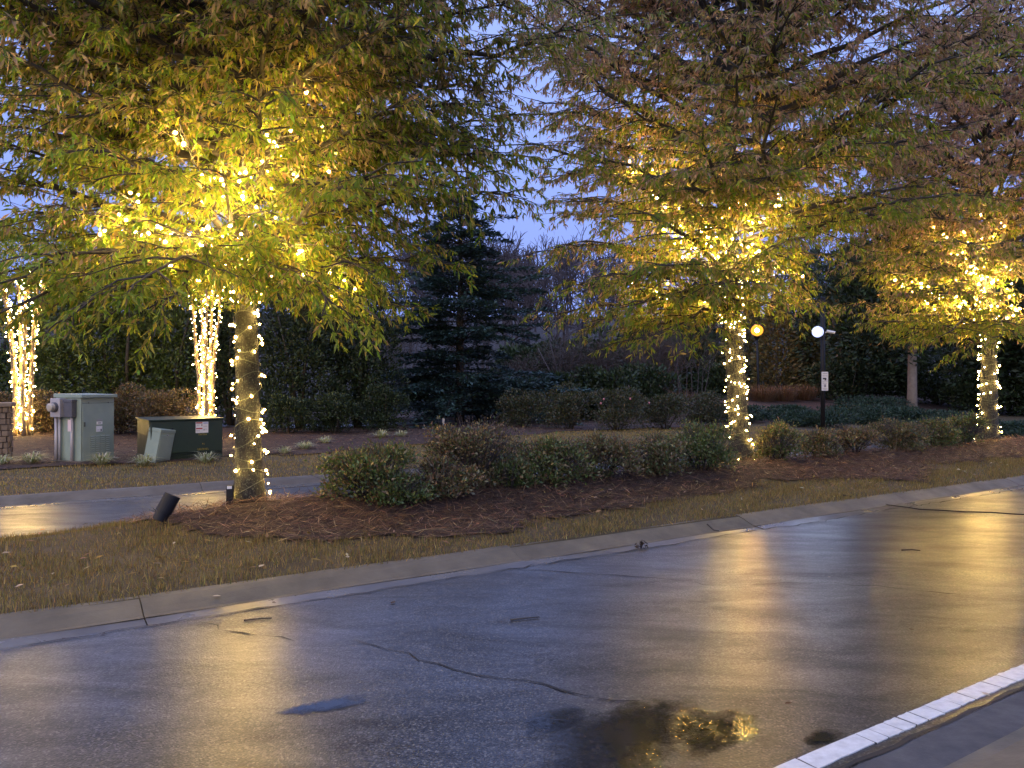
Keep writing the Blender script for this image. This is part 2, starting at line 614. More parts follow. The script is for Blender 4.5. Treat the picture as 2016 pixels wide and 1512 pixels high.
def ribbon(pts, wid, z, jit=0.3, seed=0, wob=1.5):
    r = np.random.default_rng(seed)
    pts = [np.array(p, float) for p in pts]
    vs, fs = [], []
    # subdivide
    q = []
    for i in range(len(pts) - 1):
        n = max(2, int(np.linalg.norm(pts[i + 1] - pts[i]) / 0.12))
        for k in range(n):
            q.append(pts[i] + (pts[i + 1] - pts[i]) * k / n + r.normal(0, wid * wob, 2))
    q.append(pts[-1])
    for i, p in enumerate(q):
        t = q[min(i + 1, len(q) - 1)] - q[max(i - 1, 0)]
        t /= max(np.linalg.norm(t), 1e-6)
        n = np.array([-t[1], t[0]])
        w = wid * (1 + r.normal(0, jit)) * (0.4 if i in (0, len(q) - 1) else 1)
        zz = z(p) if callable(z) else z
        vs += [(*(p - n * w / 2), zz), (*(p + n * w / 2), zz)]
    for i in range(len(q) - 1):
        fs.append((2 * i, 2 * i + 2, 2 * i + 3, 2 * i + 1))
    return MB().add(vs, fs)


def road_z(p):
    u, v = uv_of(p[0], p[1])
    return 0.004 * (v - 2) + 0.004


def road_px(px, py):
    d = 1.6 * F / (py - 755.5)
    return ((px - 1008) / F * d, d)


for k, line in enumerate([
    [(700, 1265), (830, 1300), (950, 1330), (1070, 1352), (1160, 1375), (1260, 1382)],
    [(1000, 1122), (1150, 1132), (1290, 1140), (1430, 1155)],
    [(1640, 1148), (1760, 1160), (1900, 1172), (2016, 1185)],
    [(1430, 1155), (1640, 1148)],
    [(395, 1228), (440, 1244), (520, 1256), (580, 1266)],
]):
    ribbon([road_px(*p) for p in line], 0.009 if k != 3 else 0.005, road_z, 0.6, k, 2.2).build('crack', M_CRACK, road)
# joint between asphalt and gutter on the near side
ribbon([W(u, 1.925 + 0.01 * math.sin(u * 3)) [:2] for u in np.arange(-3, 14, 0.4)], 0.022, 0.0065, 0.45, 9, 0.25).build('crack', M_CRACK, road)
ribbon([W(u, EDGE + 0.012 * math.sin(u * 2.3))[:2] for u in np.arange(-8, 26, 0.4)], 0.014, 0.0175 + 0.003, 0.6, 12).build('crack', M_CRACK, road)


def puddle(px, py, ru, rv, seed, rough=0.35):
    r = np.random.default_rng(seed)
    c = road_px(px, py)
    u0, v0 = uv_of(*c)
    n = 40
    ph = r.uniform(0, 6.28, 9)
    vs, tn = [W(u0, v0, 0)], [1.0]
    for q in (0.5, 1.0, 1.5):
        for i in range(n):
            th = 2 * math.pi * i / n
            k = q * (1 + sum(rough / (j + 1) * math.sin((j + 2) * th + ph[j]) for j in range(5)) * 0.5)
            vs.append(W(u0 + ru * k * math.cos(th), v0 + rv * k * math.sin(th), 0))
            tn.append(max(0.0, 1.0 - q * 0.62) if q < 1.4 else -0.2)
    vs = [(x, y, road_z((x, y)) + 0.001) for x, y, _ in vs]
    fs = [(0, 1 + i, 1 + (i + 1) % n) for i in range(n)]
    for q in range(2):
        for i in range(n):
            a_, b_ = 1 + q * n + i, 1 + q * n + (i + 1) % n
            fs += [(a_, a_ + n, b_ + n), (a_, b_ + n, b_)]
    me = np_mesh('puddle', np.array(vs), np.array(fs), 3, np.repeat(np.array(tn)[:, None], 3, 1))
    o = link('puddle', me, None, M_WATER)
    o['kind'] = 'structure'
    return o


puddle(1235, 1450, 0.40, 0.27, 3)
puddle(1410, 1440, 0.26, 0.14, 4)
puddle(1620, 1452, 0.13, 0.045, 5)
puddle(640, 1392, 0.22, 0.06, 7)
puddle(1090, 1420, 0.20, 0.08, 14)

# painted edge line, cracked into blocks
line = empty('edge_line', (0, 0, 0))
line['kind'] = 'structure'
u = -0.4
lens = [0.9, 0.75, 0.42, 0.10, 0.12, 0.11, 0.10, 0.14, 0.16, 0.14, 0.12, 0.15, 0.16, 0.18, 0.22, 0.17, 0.15, 0.2, 0.3, 0.25, 0.4, 0.6, 0.8, 1.0, 1.2, 1.4, 1.4, 1.4]
# the close cracks sit between u 2.9 and 4.6
u = 1.15
for k, L in enumerate(lens):
    n = 6
    vs = []
    sk = rng.normal(0, 0.006)
    for side, v in ((0, 1.985), (1, 2.088)):
        for i in range(n):
            uu = u + 0.003 + (L - 0.006) * i / (n - 1) + (sk if side else 0)
            vs.append(W(uu, v + rng.normal(0, 0.0022), 0.0))
    top = [(x, y, 0.0062) for x, y, z in vs]
    bot = [(x, y, 0.001) for x, y, z in vs]
    fs = [(i, i + 1, n + i + 1, n + i) for i in range(n - 1)]
    fs += [(2 * n + i, i, i + 1, 2 * n + i + 1)[::-1] for i in range(n - 1)]
    fs += [(n + i, 3 * n + i, 3 * n + i + 1, n + i + 1)[::-1] for i in range(n - 1)]
    MB().add(top + bot, fs).build('paint_block', M_PAINT, line)
    u += L

# ------------------------------------------------------------------ leaf / blade / straw fields


def unit(a):
    return a / np.maximum(np.linalg.norm(a, axis=-1, keepdims=True), 1e-9)


def blade_mesh(name, pos, axis, nrm, L, Wd, col):
    n = len(pos)
    axis = unit(axis)
    side = unit(np.cross(axis, nrm)) * Wd[:, None] * 0.5
    V = np.stack([pos - side, pos + side, pos + axis * L[:, None]], 1)
    return np_mesh(name, V.reshape(-1, 3), np.arange(3 * n).reshape(-1, 3), 3, np.repeat(col, 3, 0))


def leaves_mesh(name, pos, axis, nrm, L, Wd, col, fold=0.18, six=False):
    n = len(pos)
    axis = unit(axis)
    side = unit(np.cross(axis, nrm))
    nn = np.cross(side, axis)
    L = L[:, None]
    Wd = Wd[:, None]
    if six:
        k = 6
        V = np.stack([pos,
                      pos + axis * L * 0.32 + side * Wd * 0.5 + nn * Wd * fold,
                      pos + axis * L * 0.70 + side * Wd * 0.36 + nn * (Wd * fold - L * 0.03),
                      pos + axis * L - nn * L * 0.10,
                      pos + axis * L * 0.70 - side * Wd * 0.36 + nn * (Wd * fold - L * 0.03),
                      pos + axis * L * 0.32 - side * Wd * 0.5 + nn * Wd * fold], 1)
        T = np.array([[0, 1, 2], [0, 2, 3], [0, 3, 4], [0, 4, 5]])
    else:
        k = 4
        V = np.stack([pos, pos + axis * L * 0.45 + side * Wd * 0.5 + nn * Wd * fold,
                      pos + axis * L, pos + axis * L * 0.45 - side * Wd * 0.5 + nn * Wd * fold], 1)
        T = np.array([[0, 1, 2], [0, 2, 3]])
    Fc = (np.arange(n)[:, None, None] * k + T[None]).reshape(-1, 3)
    C = np.repeat(col, k, 0)
    return np_mesh(name, V.reshape(-1, 3), Fc, 3, C)


def pick(n, pal, w, jit=0.18, r=rng):
    pal = np.array(pal, float)
    w = np.array(w, float)
    idx = r.choice(len(pal), n, p=w / w.sum())
    c = pal[idx] * np.exp(r.normal(0, jit, (n, 1))) * np.exp(r.normal(0, jit * 0.35, (n, 3)))
    return np.clip(c, 0.002, 0.6)


def bedv(u):
    """front edge of the pine straw in the median"""
    return np.interp(u, [1.0, 1.6, 2.4, 4, 5.5, 7, 9, 10.5, 11.4, 12.3, 13.5, 16, 20, 40],
                     [8.6, 7.6, 6.75, 6.5, 6.75, 6.95, 7.25, 7.2, 6.15, 6.9, 7.3, 7.2, 7.1, 7.1]) + 0.1 * np.sin(u * 2.9) + 0.06 * np.sin(u * 7.1)


def bedfar(u):
    return np.interp(u, [-20, 0, 6, 9, 12, 16, 20, 40], [16.2, 16.3, 16.6, 17.6, 18.6, 19.2, 19.0, 18.0]) + 0.12 * np.sin(u * 1.9)


in_bed = lambda u, v: (u > 1.0) & (v > bedv(u)) & (v < 9.58)
strip('pine_straw_bed', np.arange(0.9, 40, 0.12), np.arange(6.0, 9.6, 0.1), lambda u, v: hz(u, v) + 0.006, M_MULCH, keep=in_bed)
strip('mulch_bed', np.arange(-30, 56, 0.4), np.arange(15.5, 48, 0.3), lambda u, v: hz(u, v) + 0.006, M_MULCH, keep=lambda u, v: (v > bedfar(u)) & ((v < 25.1) | (v > 27.7) | (u > 24)))


def blades(name, n, ulo, uhi, vlo, vhi, keep, Lr, wr, pal, pw, label, lean=0.5, cat='grass', patch=None):
    u = rng.uniform(ulo, uhi, n)
    v = rng.uniform(vlo, vhi, n)
    k = keep(u, v)
    if patch is not None:
        k &= patch(u, v) > rng.uniform(0, 1, n)
    u, v = u[k], v[k]
    n = len(u)
    pos = np.stack([u * UX + v * NX, u * UY + v * NY, hz(u, v) - 0.012], -1)
    th = rng.uniform(0, 6.283, n)
    le = np.abs(rng.normal(0, lean, n))
    ax = np.stack([np.cos(th) * le, np.sin(th) * le, np.ones(n)], -1)
    nr = np.stack([np.sin(th + 0.6), np.cos(th + 0.6), np.zeros(n)], -1)
    cl = 0.6 + 0.8 * (0.5 + 0.5 * np.sin(u * 5.1 + 2 * np.sin(v * 3.3)) * np.cos(v * 6.3 + np.sin(u * 2.2)))
    L = rng.uniform(Lr[0], Lr[1], n) * cl
    Wd = rng.uniform(wr[0], wr[1], n)
    o = link(name, blade_mesh(name, pos, ax, nr, L, Wd, pick(n, pal, pw, 0.25)), None, M_GRASS)
    return tag(o, label, cat, None, 'stuff')


TAN = [(0.302, 0.216, 0.081), (0.216, 0.162, 0.054), (0.14, 0.13, 0.038), (0.14, 0.086, 0.043)]
verge = lambda u, v: ((u < 1.0) | (v < bedv(u) + 0.12 * np.sin(u * 23) - 0.02)) & (v < 9.52)
blades('verge_grass', 360000, -7, 26, 5.93, 9.5, verge, (0.025, 0.075), (0.004, 0.0075), TAN, (3, 3, 2, 1.6),
       'tufty tan and olive winter grass along the kerb of the median', patch=lambda u, v: 0.68 + 0.4 * np.sin(u * 4 + 3 * np.sin(v * 2.3)) * np.sin(v * 5 + u))
blades('roadside_grass', 160000, -13, 22, 13.43, 20, lambda u, v: (v < bedfar(u)), (0.025, 0.055), (0.007, 0.012),
       [tuple(1.25 * k for k in t) for t in TAN] + [(0.11, 0.13, 0.035)], (4, 2.4, 0.8, 0.8, 0.6), 'short tan grass strip beyond the far lane')
blades('near_grass', 9000, 1, 9, 0.2, 1.31, lambda u, v: v < 1.31, (0.03, 0.07), (0.003, 0.006), TAN, (1, 2, 4, 1),
       'dark grass behind the kerb in the bottom right corner')


def straw(name, n, ulo, uhi, vlo, vhi, keep, Lr, wr, pal, pw, label, zr=0.03):
    u = rng.uniform(ulo, uhi, n)
    v = rng.uniform(vlo, vhi, n)
    k = keep(u, v)
    u, v = u[k], v[k]
    n = len(u)
    pos = np.stack([u * UX + v * NX, u * UY + v * NY, hz(u, v) + rng.uniform(0.004, zr, n)], -1)
    th = rng.uniform(0, 6.283, n)
    ax = np.stack([np.cos(th), np.sin(th), rng.normal(0.05, 0.22, n)], -1)
    nr = np.stack([rng.normal(0, 0.3, n), rng.normal(0, 0.3, n), np.ones(n)], -1)
    o = link(name, leaves_mesh(name, pos, ax, nr, rng.uniform(Lr[0], Lr[1], n), rng.uniform(wr[0], wr[1], n), pick(n, pal, pw, 0.3), 0.0), None, M_STRAW)
    return tag(o, label, 'pine straw', None, 'stuff')


STRAW = [(0.149, 0.081, 0.046), (0.086, 0.049, 0.031), (0.299, 0.196, 0.109), (0.034, 0.023, 0.017)]
straw('pine_straw', 100000, 1.0, 24, 6.0, 9.55, lambda u, v: (u > 1.0) & (v > bedv(u) - 0.10) & (v < 9.55), (0.10, 0.26), (0.004, 0.008), STRAW, (4, 4, 2, 2),
      'reddish brown pine straw covering the median bed', 0.05)
straw('mulch_litter', 45000, -16, 26, 15.8, 24, lambda u, v: v > bedfar(u) - 0.1, (0.08, 0.2), (0.006, 0.012), STRAW, (4, 4, 1.2, 2),
      'dark reddish mulch beneath the roadside hedge', 0.05)


def litter(name, n, reg, label, Lr=(0.05, 0.1)):
    u = rng.uniform(reg[0], reg[1], n)
    v = rng.uniform(reg[2], reg[3], n)
    pos = np.stack([u * UX + v * NX, u * UY + v * NY, hz(u, v) + rng.uniform(0.02, 0.055, n)], -1)
    th = rng.uniform(0, 6.283, n)
    ax = np.stack([np.cos(th), np.sin(th), rng.normal(0, 0.3, n)], -1)
    nr = np.stack([rng.normal(0, 0.4, n), rng.normal(0, 0.4, n), np.ones(n)], -1)
    o = link(name, leaves_mesh(name, pos, ax, nr, rng.uniform(*Lr, n), rng.uniform(0.012, 0.035, n),
                               pick(n, [(0.42, 0.33, 0.22), (0.25, 0.14, 0.07), (0.3, 0.2, 0.05)], (1, 2, 1)), 0.2), None, LEAFCOL)
    return tag(o, label, 'leaf litter', None, 'stuff')


litter('leaf_litter', 900, (-6, 22, 5.97, 9.5), 'small fallen oak leaves strewn over the median')

# ------------------------------------------------------------------ trees


def segs_mesh(name, A, B, ra, rb):
    """three-sided tapered rods from A to B"""
    n = len(A)
    t = unit(B - A)
    ref = np.where(np.abs(t[:, 2:3]) > 0.9, np.array([[1.0, 0, 0]]), np.array([[0, 0, 1.0]]))
    a = unit(np.cross(t, ref))
    b = np.cross(t, a)
    V = []
    for P0, r in ((A, ra), (B, rb)):
        for j in range(3):
            th = 2 * math.pi * j / 3
            V.append(P0 + r[:, None] * (math.cos(th) * a + math.sin(th) * b))
    V = np.stack(V, 1).reshape(-1, 3)
    T = np.array([[0, 1, 4, 3], [1, 2, 5, 4], [2, 0, 3, 5]])
    Fc = (np.arange(n)[:, None, None] * 6 + T[None]).reshape(-1, 4)
    return V, Fc


def rot2(d, ang):
    c, s = math.cos(ang), math.sin(ang)
    return np.array([d[0] * c - d[1] * s, d[0] * s + d[1] * c, d[2]])


def trunk_mesh(root, H, r0, lean, r, mat, top=0.1, flare=1.35, name='trunk'):
    mb = MB()
    k = 22
    pts, rad = [], []
    for i in range(k):
        t = i / (k - 1)
        z = H * t ** 1.25 - 0.25
        pts.append((lean[0] * t + 0.03 * math.sin(5 * t + r.uniform(0, 1)), lean[1] * t + 0.03 * math.cos(4 * t), z))
        zz = max(z, 0)
        rad.append(max(r0 * (1 - 0.9 * (zz / H) ** 0.9) * (1 + (flare - 1) * math.exp(-zz / 0.16)), 0.015))
    mb.tube(pts, rad, 18)
    mb.build(name, mat, root, smooth=True)
    return [np.array(p) for p in pts]


def oak(name, label, u, v, H, r0, limbs, seed, leafL, mleaf, palf, sec_d=5.2, tw_d=10.5, lean=(0, 0), six=False, again=(), n_low=0):
    """limbs: list of (z0, end xyz relative to base, droop); returns root and limb paths in world space"""
    r = np.random.default_rng(seed)
    x, y, _ = W(u, v)
    z = float(hz(u, v))
    root = empty(name, (x, y, z), 0, label, 'tree', 'oaks in the median')
    tp = trunk_mesh(root, H, r0, lean, r, M_BARK)
    base = np.array([x, y, z])

    def at_h(zz):
        zs = [p[2] for p in tp]
        return np.array([np.interp(zz, zs, [p[0] for p in tp]), np.interp(zz, zs, [p[1] for p in tp]), zz])
    LP, LA, LN, LL, LW, LC = [], [], [], [], [], []
    paths = []
    limb_obs = []
    for li, (z0, end, droop) in enumerate(limbs):
        st = at_h(z0)
        end = np.array(end, float)
        vec = end - st
        Ln = np.linalg.norm(vec)
        brown = r.uniform(0, 1)
        pts = []
        K = 8
        wob = r.normal(0, 0.035 * Ln, (K, 3))
        wob[0] = 0
        for i in range(K):
            t = i / (K - 1)
            pts.append(st + vec * t + np.array([0, 0, droop * Ln * (t * (1 - t)) * 1.0]) + wob[i] * (t * (1.3 - t)))
        pts = np.array(pts)
        rb = 0.012 + 0.014 * Ln
        rr = [rb * (1 - 0.88 * i / (K - 1)) for i in range(K)]
        mb = MB()
        mb.tube(pts, rr, 6, cap=False)
        paths.append(base + pts)

        def on(t):
            f = t * (K - 1)
            i = min(int(f), K - 2)
            return pts[i] + (pts[i + 1] - pts[i]) * (f - i), unit(pts[i + 1] - pts[i])
        A, B, RA, RB = [], [], [], []
        TS, TD, TL = [], [], []          # twigs: start, direction, length
        ns = max(4, int(Ln * sec_d))
        for k in range(ns):
            t = 0.16 + 0.84 * (k + r.uniform(0, 1)) / ns
            p, d = on(min(t, 1))
            ang = (1 if k % 2 else -1) * r.uniform(0.5, 1.15)
            if t > 0.93:
                ang *= 0.4
            dd = rot2(d, ang)
            dd[2] = dd[2] * 0.5 + r.normal(0.03, 0.14)
            dd = unit(dd)
            sl = max(0.28, Ln * (0.16 + 0.36 * (1 - t)) * r.uniform(0.6, 1.15))
            sl = min(sl, 1.5)
            q = p.copy()
            nn = 4
            for i in range(nn):
                d2 = unit(dd + np.array([0, 0, -0.10 * i]) + r.normal(0, 0.12, 3))
                q2 = q + d2 * sl / nn
                rs = 0.010 * (1 - i / nn) + 0.003
                A.append(q)
                B.append(q2)
                RA.append(rs)
                RB.append(rs * 0.75)
                nt_ = max(1, int(round(sl / nn * tw_d * r.uniform(0.7, 1.4))))
                for _ in range(nt_):
                    f = r.uniform(0, 1)
                    s2 = q + (q2 - q) * f
                    an = r.choice([-1, 1]) * r.uniform(0.2, 1.2)
                    d3 = rot2(d2, an)
                    d3[2] = d3[2] * 0.6 + r.normal(-0.05, 0.28)
                    TS.append(s2)
                    TD.append(unit(d3))
                    TL.append(r.uniform(0.12, 0.34))
                q = q2
        TS, TD, TL = np.array(TS), np.array(TD), np.array(TL)
        TE = TS + TD * TL[:, None] + np.stack([0 * TL, 0 * TL, -0.25 * TL], -1)
        V1, F1 = segs_mesh('', np.array(A), np.array(B), np.array(RA), np.array(RB))
        V2, F2 = segs_mesh('', TS, TE, np.full(len(TS), 0.0032), np.full(len(TS), 0.0015))
        Vm = np.array(mb.v)
        Fm = np.array(mb.f)
        Vall = np.concatenate([Vm, V1, V2])
        Fall = np.concatenate([Fm, F1 + len(Vm), F2 + len(Vm) + len(V1)])
        limb_obs.append(link('limb', np_mesh('limb', Vall, Fall, 4, smooth=True), root, M_BARK2))
        m = r.poisson(mleaf, len(TS))
        idx = np.repeat(np.arange(len(TS)), m)
        n = len(idx)
        f = r.uniform(0.15, 1.0, n)[:, None]
        pos = TS[idx] + (TE[idx] - TS[idx]) * f
        ax = TD[idx] * 0.55 + r.normal(0, 0.5, (n, 3)) + np.array([0, 0, -0.8])
        nr = r.normal(0, 0.6, (n, 3)) + np.array([0, 0, 0.8])
        LP.append(pos)
        LA.append(ax)
        LN.append(nr)
        LL.append(leafL * r.uniform(0.45, 1.3, n))
        LW.append(leafL * r.uniform(0.18, 0.30, n))
        LC.append(palf(pos, brown, r))
    ncut = n_low if n_low else len(LP)
    for a_, b_ in ((0, ncut), (ncut, len(LP))):
        if b_ <= a_:
            continue
        cat_ = lambda Q: np.concatenate(Q[a_:b_])
        cr = link('crown', leaves_mesh('crown', cat_(LP), cat_(LA), cat_(LN), cat_(LL), cat_(LW), cat_(LC), 0.2, six), root, M_LEAF)
        cr['kind'] = 'stuff'
    top = limb_obs[ncut:] + [cr]
    for ang in again:                      # a second whorl of the upper limbs and sprays, turned about the trunk
        for ch in top:
            k_ = ch.copy()
            COL.objects.link(k_)
            k_.parent = root
            k_.rotation_euler = (0, 0, ang)
            k_.scale = (0.96, 0.96, 1.02)
    pos = np.concatenate(LP)
    print(name, 'leaves', len(pos))
    return root, paths, base, at_h


def auto_limbs(r, n, zlo, zhi, Rf, elevf, skip=None):
    out = []
    az = r.uniform(0, 6.28)
    for i in range(n):
        z0 = zlo + (zhi - zlo) * ((i + r.uniform(0, 0.8)) / n)
        az += 2.39996 + r.normal(0, 0.25)
        Lh = Rf(z0, az) * r.uniform(0.8, 1.1)
        e = elevf(z0) + r.normal(0, 0.08)
        end = (Lh * math.cos(az), Lh * math.sin(az), z0 + Lh * math.tan(e))
        if skip and skip(end):
            continue
        out.append((z0, end, r.uniform(0.0, 0.22)))
    return out


def rel(px, py, d, base):
    return tuple(P(px, py, d) - base)


def tree_base(u, v):
    x, y, _ = W(u, v)
    return np.array([x, y, float(hz(u, v))])


def pal_mix(pos, brown, r, zc, zspan, low, high, wl, wh):
    n = len(pos)
    s = np.clip((pos[:, 2] - zc) / zspan + 0.5 + (brown - 0.5) * 0.7, 0, 1)
    a = pick(n, low, wl, 0.2, r)
    b = pick(n, high, wh, 0.2, r)
    k = (r.uniform(0, 1, n) < s)[:, None]
    return np.where(k, b, a)


GREENS = [(0.134, 0.224, 0.025), (0.202, 0.269, 0.031), (0.336, 0.314, 0.045), (0.269, 0.202, 0.078)]
BROWNS = [(0.38, 0.287, 0.168), (0.414, 0.299, 0.204), (0.287, 0.287, 0.12), (0.483, 0.345, 0.18)]
RUSTS = [(0.528, 0.33, 0.225), (0.407, 0.283, 0.225), (0.407, 0.33, 0.163), (0.58, 0.366, 0.225)]

# tree 1: the big one on the left
T1 = (2.15, 8.62)
b1 = tree_base(*T1)
r1 = np.random.default_rng(21)


def lit1():
    L = []
    for px, py, d in [(110, 400, 7.2), (280, 490, 6.9), (190, 360, 7.6), (350, 245, 7.0), (600, 170, 7.1), (520, 290, 7.3), (330, 440, 6.7),
                      (600, 455, 7.1), (430, 330, 6.8), (340, 400, 9.3), (660, 285, 7.6), (510, 420, 6.9), (230, 470, 7.4), (410, 500, 7.0), (700, 520, 7.5)]:
        e = np.array(rel(px, py, d, b1))
        Lh = np.hypot(e[0], e[1])
        z0 = max(2.35, e[2] - 0.45 * Lh - 0.25)
        L.append((z0, tuple(e), 0.12))
    return L


def extra1():
    L = []
    for px, py, d, dr in [(770, 590, 8.3, 0.5), (730, 620, 7.6, 0.4), (640, 570, 7.2, 0.4), (890, 520, 8.4, 0.25), (820, 480, 9.6, 0.3), (1020, 385, 8.3, 0.3),
                          (1000, 300, 8.8, 0.2), (940, 350, 7.8, 0.3), (960, 200, 8.2, 0.2), (880, 330, 7.2, 0.2), (980, 120, 9.0, 0.15),
                          (-40, 130, 8.5, 0.2), (20, 190, 9.0, 0.2), (50, 330, 8.6, 0.2), (-70, 280, 7.8, 0.2), (50, 130, 7.4, 0.2), (0, 50, 9.0, 0.2), (60, 420, 8.2, 0.2), (60, 610, 7.2, 0.4), (200, 640, 6.8, 0.4), (330, 600, 6.5, 0.4), (130, 630, 6.2, 0.4), (260, 570, 6.0, 0.4), (-20, 620, 6.6, 0.4), (700, 640, 7.8, 0.4), (790, 610, 8.0, 0.5), (650, 600, 6.8, 0.4), (740, 540, 7.2, 0.4), (600, 590, 7.4, 0.4), (40, 540, 6.3, 0.4), (-60, 560, 8.2, 0.3), (150, 540, 7.6, 0.3),
                          (560, 540, 7.0, 0.4), (690, 500, 9.4, 0.3), (40, 480, 9.0, 0.3), (-150, 350, 8.6, 0.2), (-120, 200, 8.0, 0.2),
                          (30, 250, 7.2, 0.2), (200, 130, 6.9, 0.2), (420, 90, 6.6, 0.2), (640, 60, 6.9, 0.2), (800, 200, 6.8, 0.2), (780, 60, 8.0, 0.2),
                          (60, 60, 7.8, 0.2), (300, 20, 7.4, 0.2), (540, -20, 7.6, 0.2), (870, -10, 8.6, 0.2), (760, 330, 6.4, 0.2), (520, 180, 6.3, 0.2), (180, 280, 6.2, 0.2)]:
        e = np.array(rel(px, py, d, b1))
        Lh = np.hypot(e[0], e[1])
        z0 = max(2.5, e[2] - 0.22 * Lh)
        if e[2] < 2.6:
            z0 = 2.55 + 0.1 * (e[2] - 2)
        L.append((z0, tuple(e), dr))
    return L


lit_1 = lit1()
lim1 = lit_1 + extra1() + auto_limbs(r1, 34, 3.4, 6.2, lambda z, a: np.interp(z, [3, 4.2, 6], [2.6, 3.5, 3.5]), lambda z: np.interp(z, [3, 6], [0.08, 0.3]),
    skip=lambda e: -0.2 < e[0] and 2.6 < e[2] < 3.9 and e[0] > 1.0) + auto_limbs(r1, 18, 5.4, 9.0, lambda z, a: np.interp(z, [5, 6.5, 9.2], [3.6, 3.2, 1.0]), lambda z: np.interp(z, [5, 9], [0.25, 0.85]))
oak1, paths1, base1, ath1 = oak('willow_oak', 'nearest oak at left with pale trunk wound loosely with lights and green-gold crown', T1[0], T1[1], 9.6, 0.15, lim1, 5, 0.105, 11.0,
                                lambda p, b, r: pal_mix(p, b, r, 4.8, 4.0, GREENS, BROWNS, (3, 4, 2.4, 1.0), (3, 2, 3, 1.5)), lean=(-0.15, 0.1), again=(R(197),), n_low=len(lit_1) + len(extra1()) - 14)

# tree 2
T2 = (10.27, 8.72)
b2 = tree_base(*T2)
r2 = np.random.default_rng(33)
lit2_px = [(1240, 345, 12.6), (1310, 350, 12.2), (1540, 385, 12.4), (1480, 370, 13.6), (1235, 560, 12.3), (1330, 470, 12.2), (1370, 440, 12.0), (1300, 440, 13.4),
           (1495, 520, 12.3), (1470, 440, 12.0), (1390, 600, 12.4), (1500, 480, 13.8), (1560, 525, 12.6), (1430, 400, 12.1)]
lit_2 = []
for px, py, d in lit2_px:
    e = np.array(rel(px, py, d, b2))
    Lh = np.hypot(e[0], e[1])
    lit_2.append((max(2.5, e[2] - 0.4 * Lh - 0.2), tuple(e), 0.1))
ex2 = []
for px, py, d in [(1080, 620, 12.8), (1110, 480, 12.4), (1150, 640, 12.2), (1090, 560, 13.6), (1060, 490, 13.0), (1120, 400, 12.6), (1200, 680, 12.0), (1300, 660, 11.2),
                  (1380, 680, 11.4), (1470, 520, 10.8), (1575, 545, 11.8), (1600, 590, 12.4), (1640, 500, 12.8), (1250, 600, 10.6), (1420, 560, 10.0), (1560, 470, 10.5),
                  (1180, 540, 10.8), (1300, 520, 10.0), (1650, 420, 12.0), (1620, 600, 14.0), (1240, 420, 10.2), (1450, 300, 9.6), (1330, 330, 9.8), (1560, 330, 10.0), (1160, 300, 10.8)]:
    e = np.array(rel(px, py, d, b2))
    Lh = np.hypot(e[0], e[1])
    ex2.append((max(2.55, e[2] - 0.15 * Lh), tuple(e), 0.25))
lim2 = lit_2 + ex2 + auto_limbs(r2, 78, 3.6, 11.3, lambda z, a: np.interp(z, [4, 6, 9, 11.6], [3.9, 3.9, 2.7, 0.9]), lambda z: np.interp(z, [3, 7, 11], [0.15, 0.4, 0.9]))
oak2, paths2, base2, ath2 = oak('willow_oak', 'middle oak behind the azaleas, lower crown glowing gold and upper crown rusty', T2[0], T2[1], 12.0, 0.175, lim2, 6, 0.115, 11.0,
                                lambda p, b, r: pal_mix(p, b, r, 5.2, 4.0, GREENS, RUSTS, (3, 4, 3, 3), (3, 3, 1.5, 2)), sec_d=4.0, tw_d=9.0, lean=(-0.6, 0), again=(R(118),), n_low=len(lit_2) + len(ex2))

# tree 3
T3 = (18.3, 8.62)
b3 = tree_base(*T3)
r3 = np.random.default_rng(44)
lit3_px = [(1765, 545, 16.4), (1830, 575, 16.2), (1870, 625, 16.2), (1930, 535, 15.9), (1855, 445, 16.6), (1940, 392, 16.9), (1992, 405, 17.0), (1990, 530, 16.2), (1890, 545, 16.0), (2012, 590, 16.4), (1955, 470, 16.3), (1900, 470, 16.4)]
lit_3 = []
for px, py, d in lit3_px:
    e = np.array(rel(px, py, d, b3))
    Lh = np.hypot(e[0], e[1])
    lit_3.append((max(2.4, e[2] - 0.75 * Lh - 0.3), tuple(e), 0.1))
ex3 = []
for px, py, d in [(1720, 620, 16.8), (1700, 540, 16.4), (1730, 640, 15.6), (1800, 670, 15.6), (1860, 660, 14.8), (1650, 520, 17.2), (1690, 440, 16.6), (1900, 690, 15.2), (1980, 660, 14.6),
                  (2050, 640, 15.4), (1780, 500, 14.6), (1900, 480, 14.0), (1840, 560, 14.2), (1660, 600, 17.6), (1720, 350, 16.0), (1800, 400, 14.4)]:
    e = np.array(rel(px, py, d, b3))
    Lh = np.hypot(e[0], e[1])
    ex3.append((max(2.55, e[2] - 0.15 * Lh), tuple(e), 0.25))
lim3 = lit_3 + ex3 + auto_limbs(r3, 54, 3.6, 9.2, lambda z, a: np.interp(z, [4, 6, 8, 9.4], [3.7, 3.5, 2.2, 0.8]), lambda z: np.interp(z, [3, 7, 10], [0.15, 0.5, 1.0]))
oak3, paths3, base3, ath3 = oak('willow_oak', 'farthest wrapped oak at the right edge with reddish brown upper crown', T3[0], T3[1], 10.2, 0.19, lim3, 7, 0.125, 10.5,
                                lambda p, b, r: pal_mix(p, b, r, 4.8, 3.6, GREENS, RUSTS, (2, 4, 3, 3), (4, 3, 1, 2)), sec_d=4.0, tw_d=8.5, again=(R(118),), n_low=len(lit_3) + len(ex3))

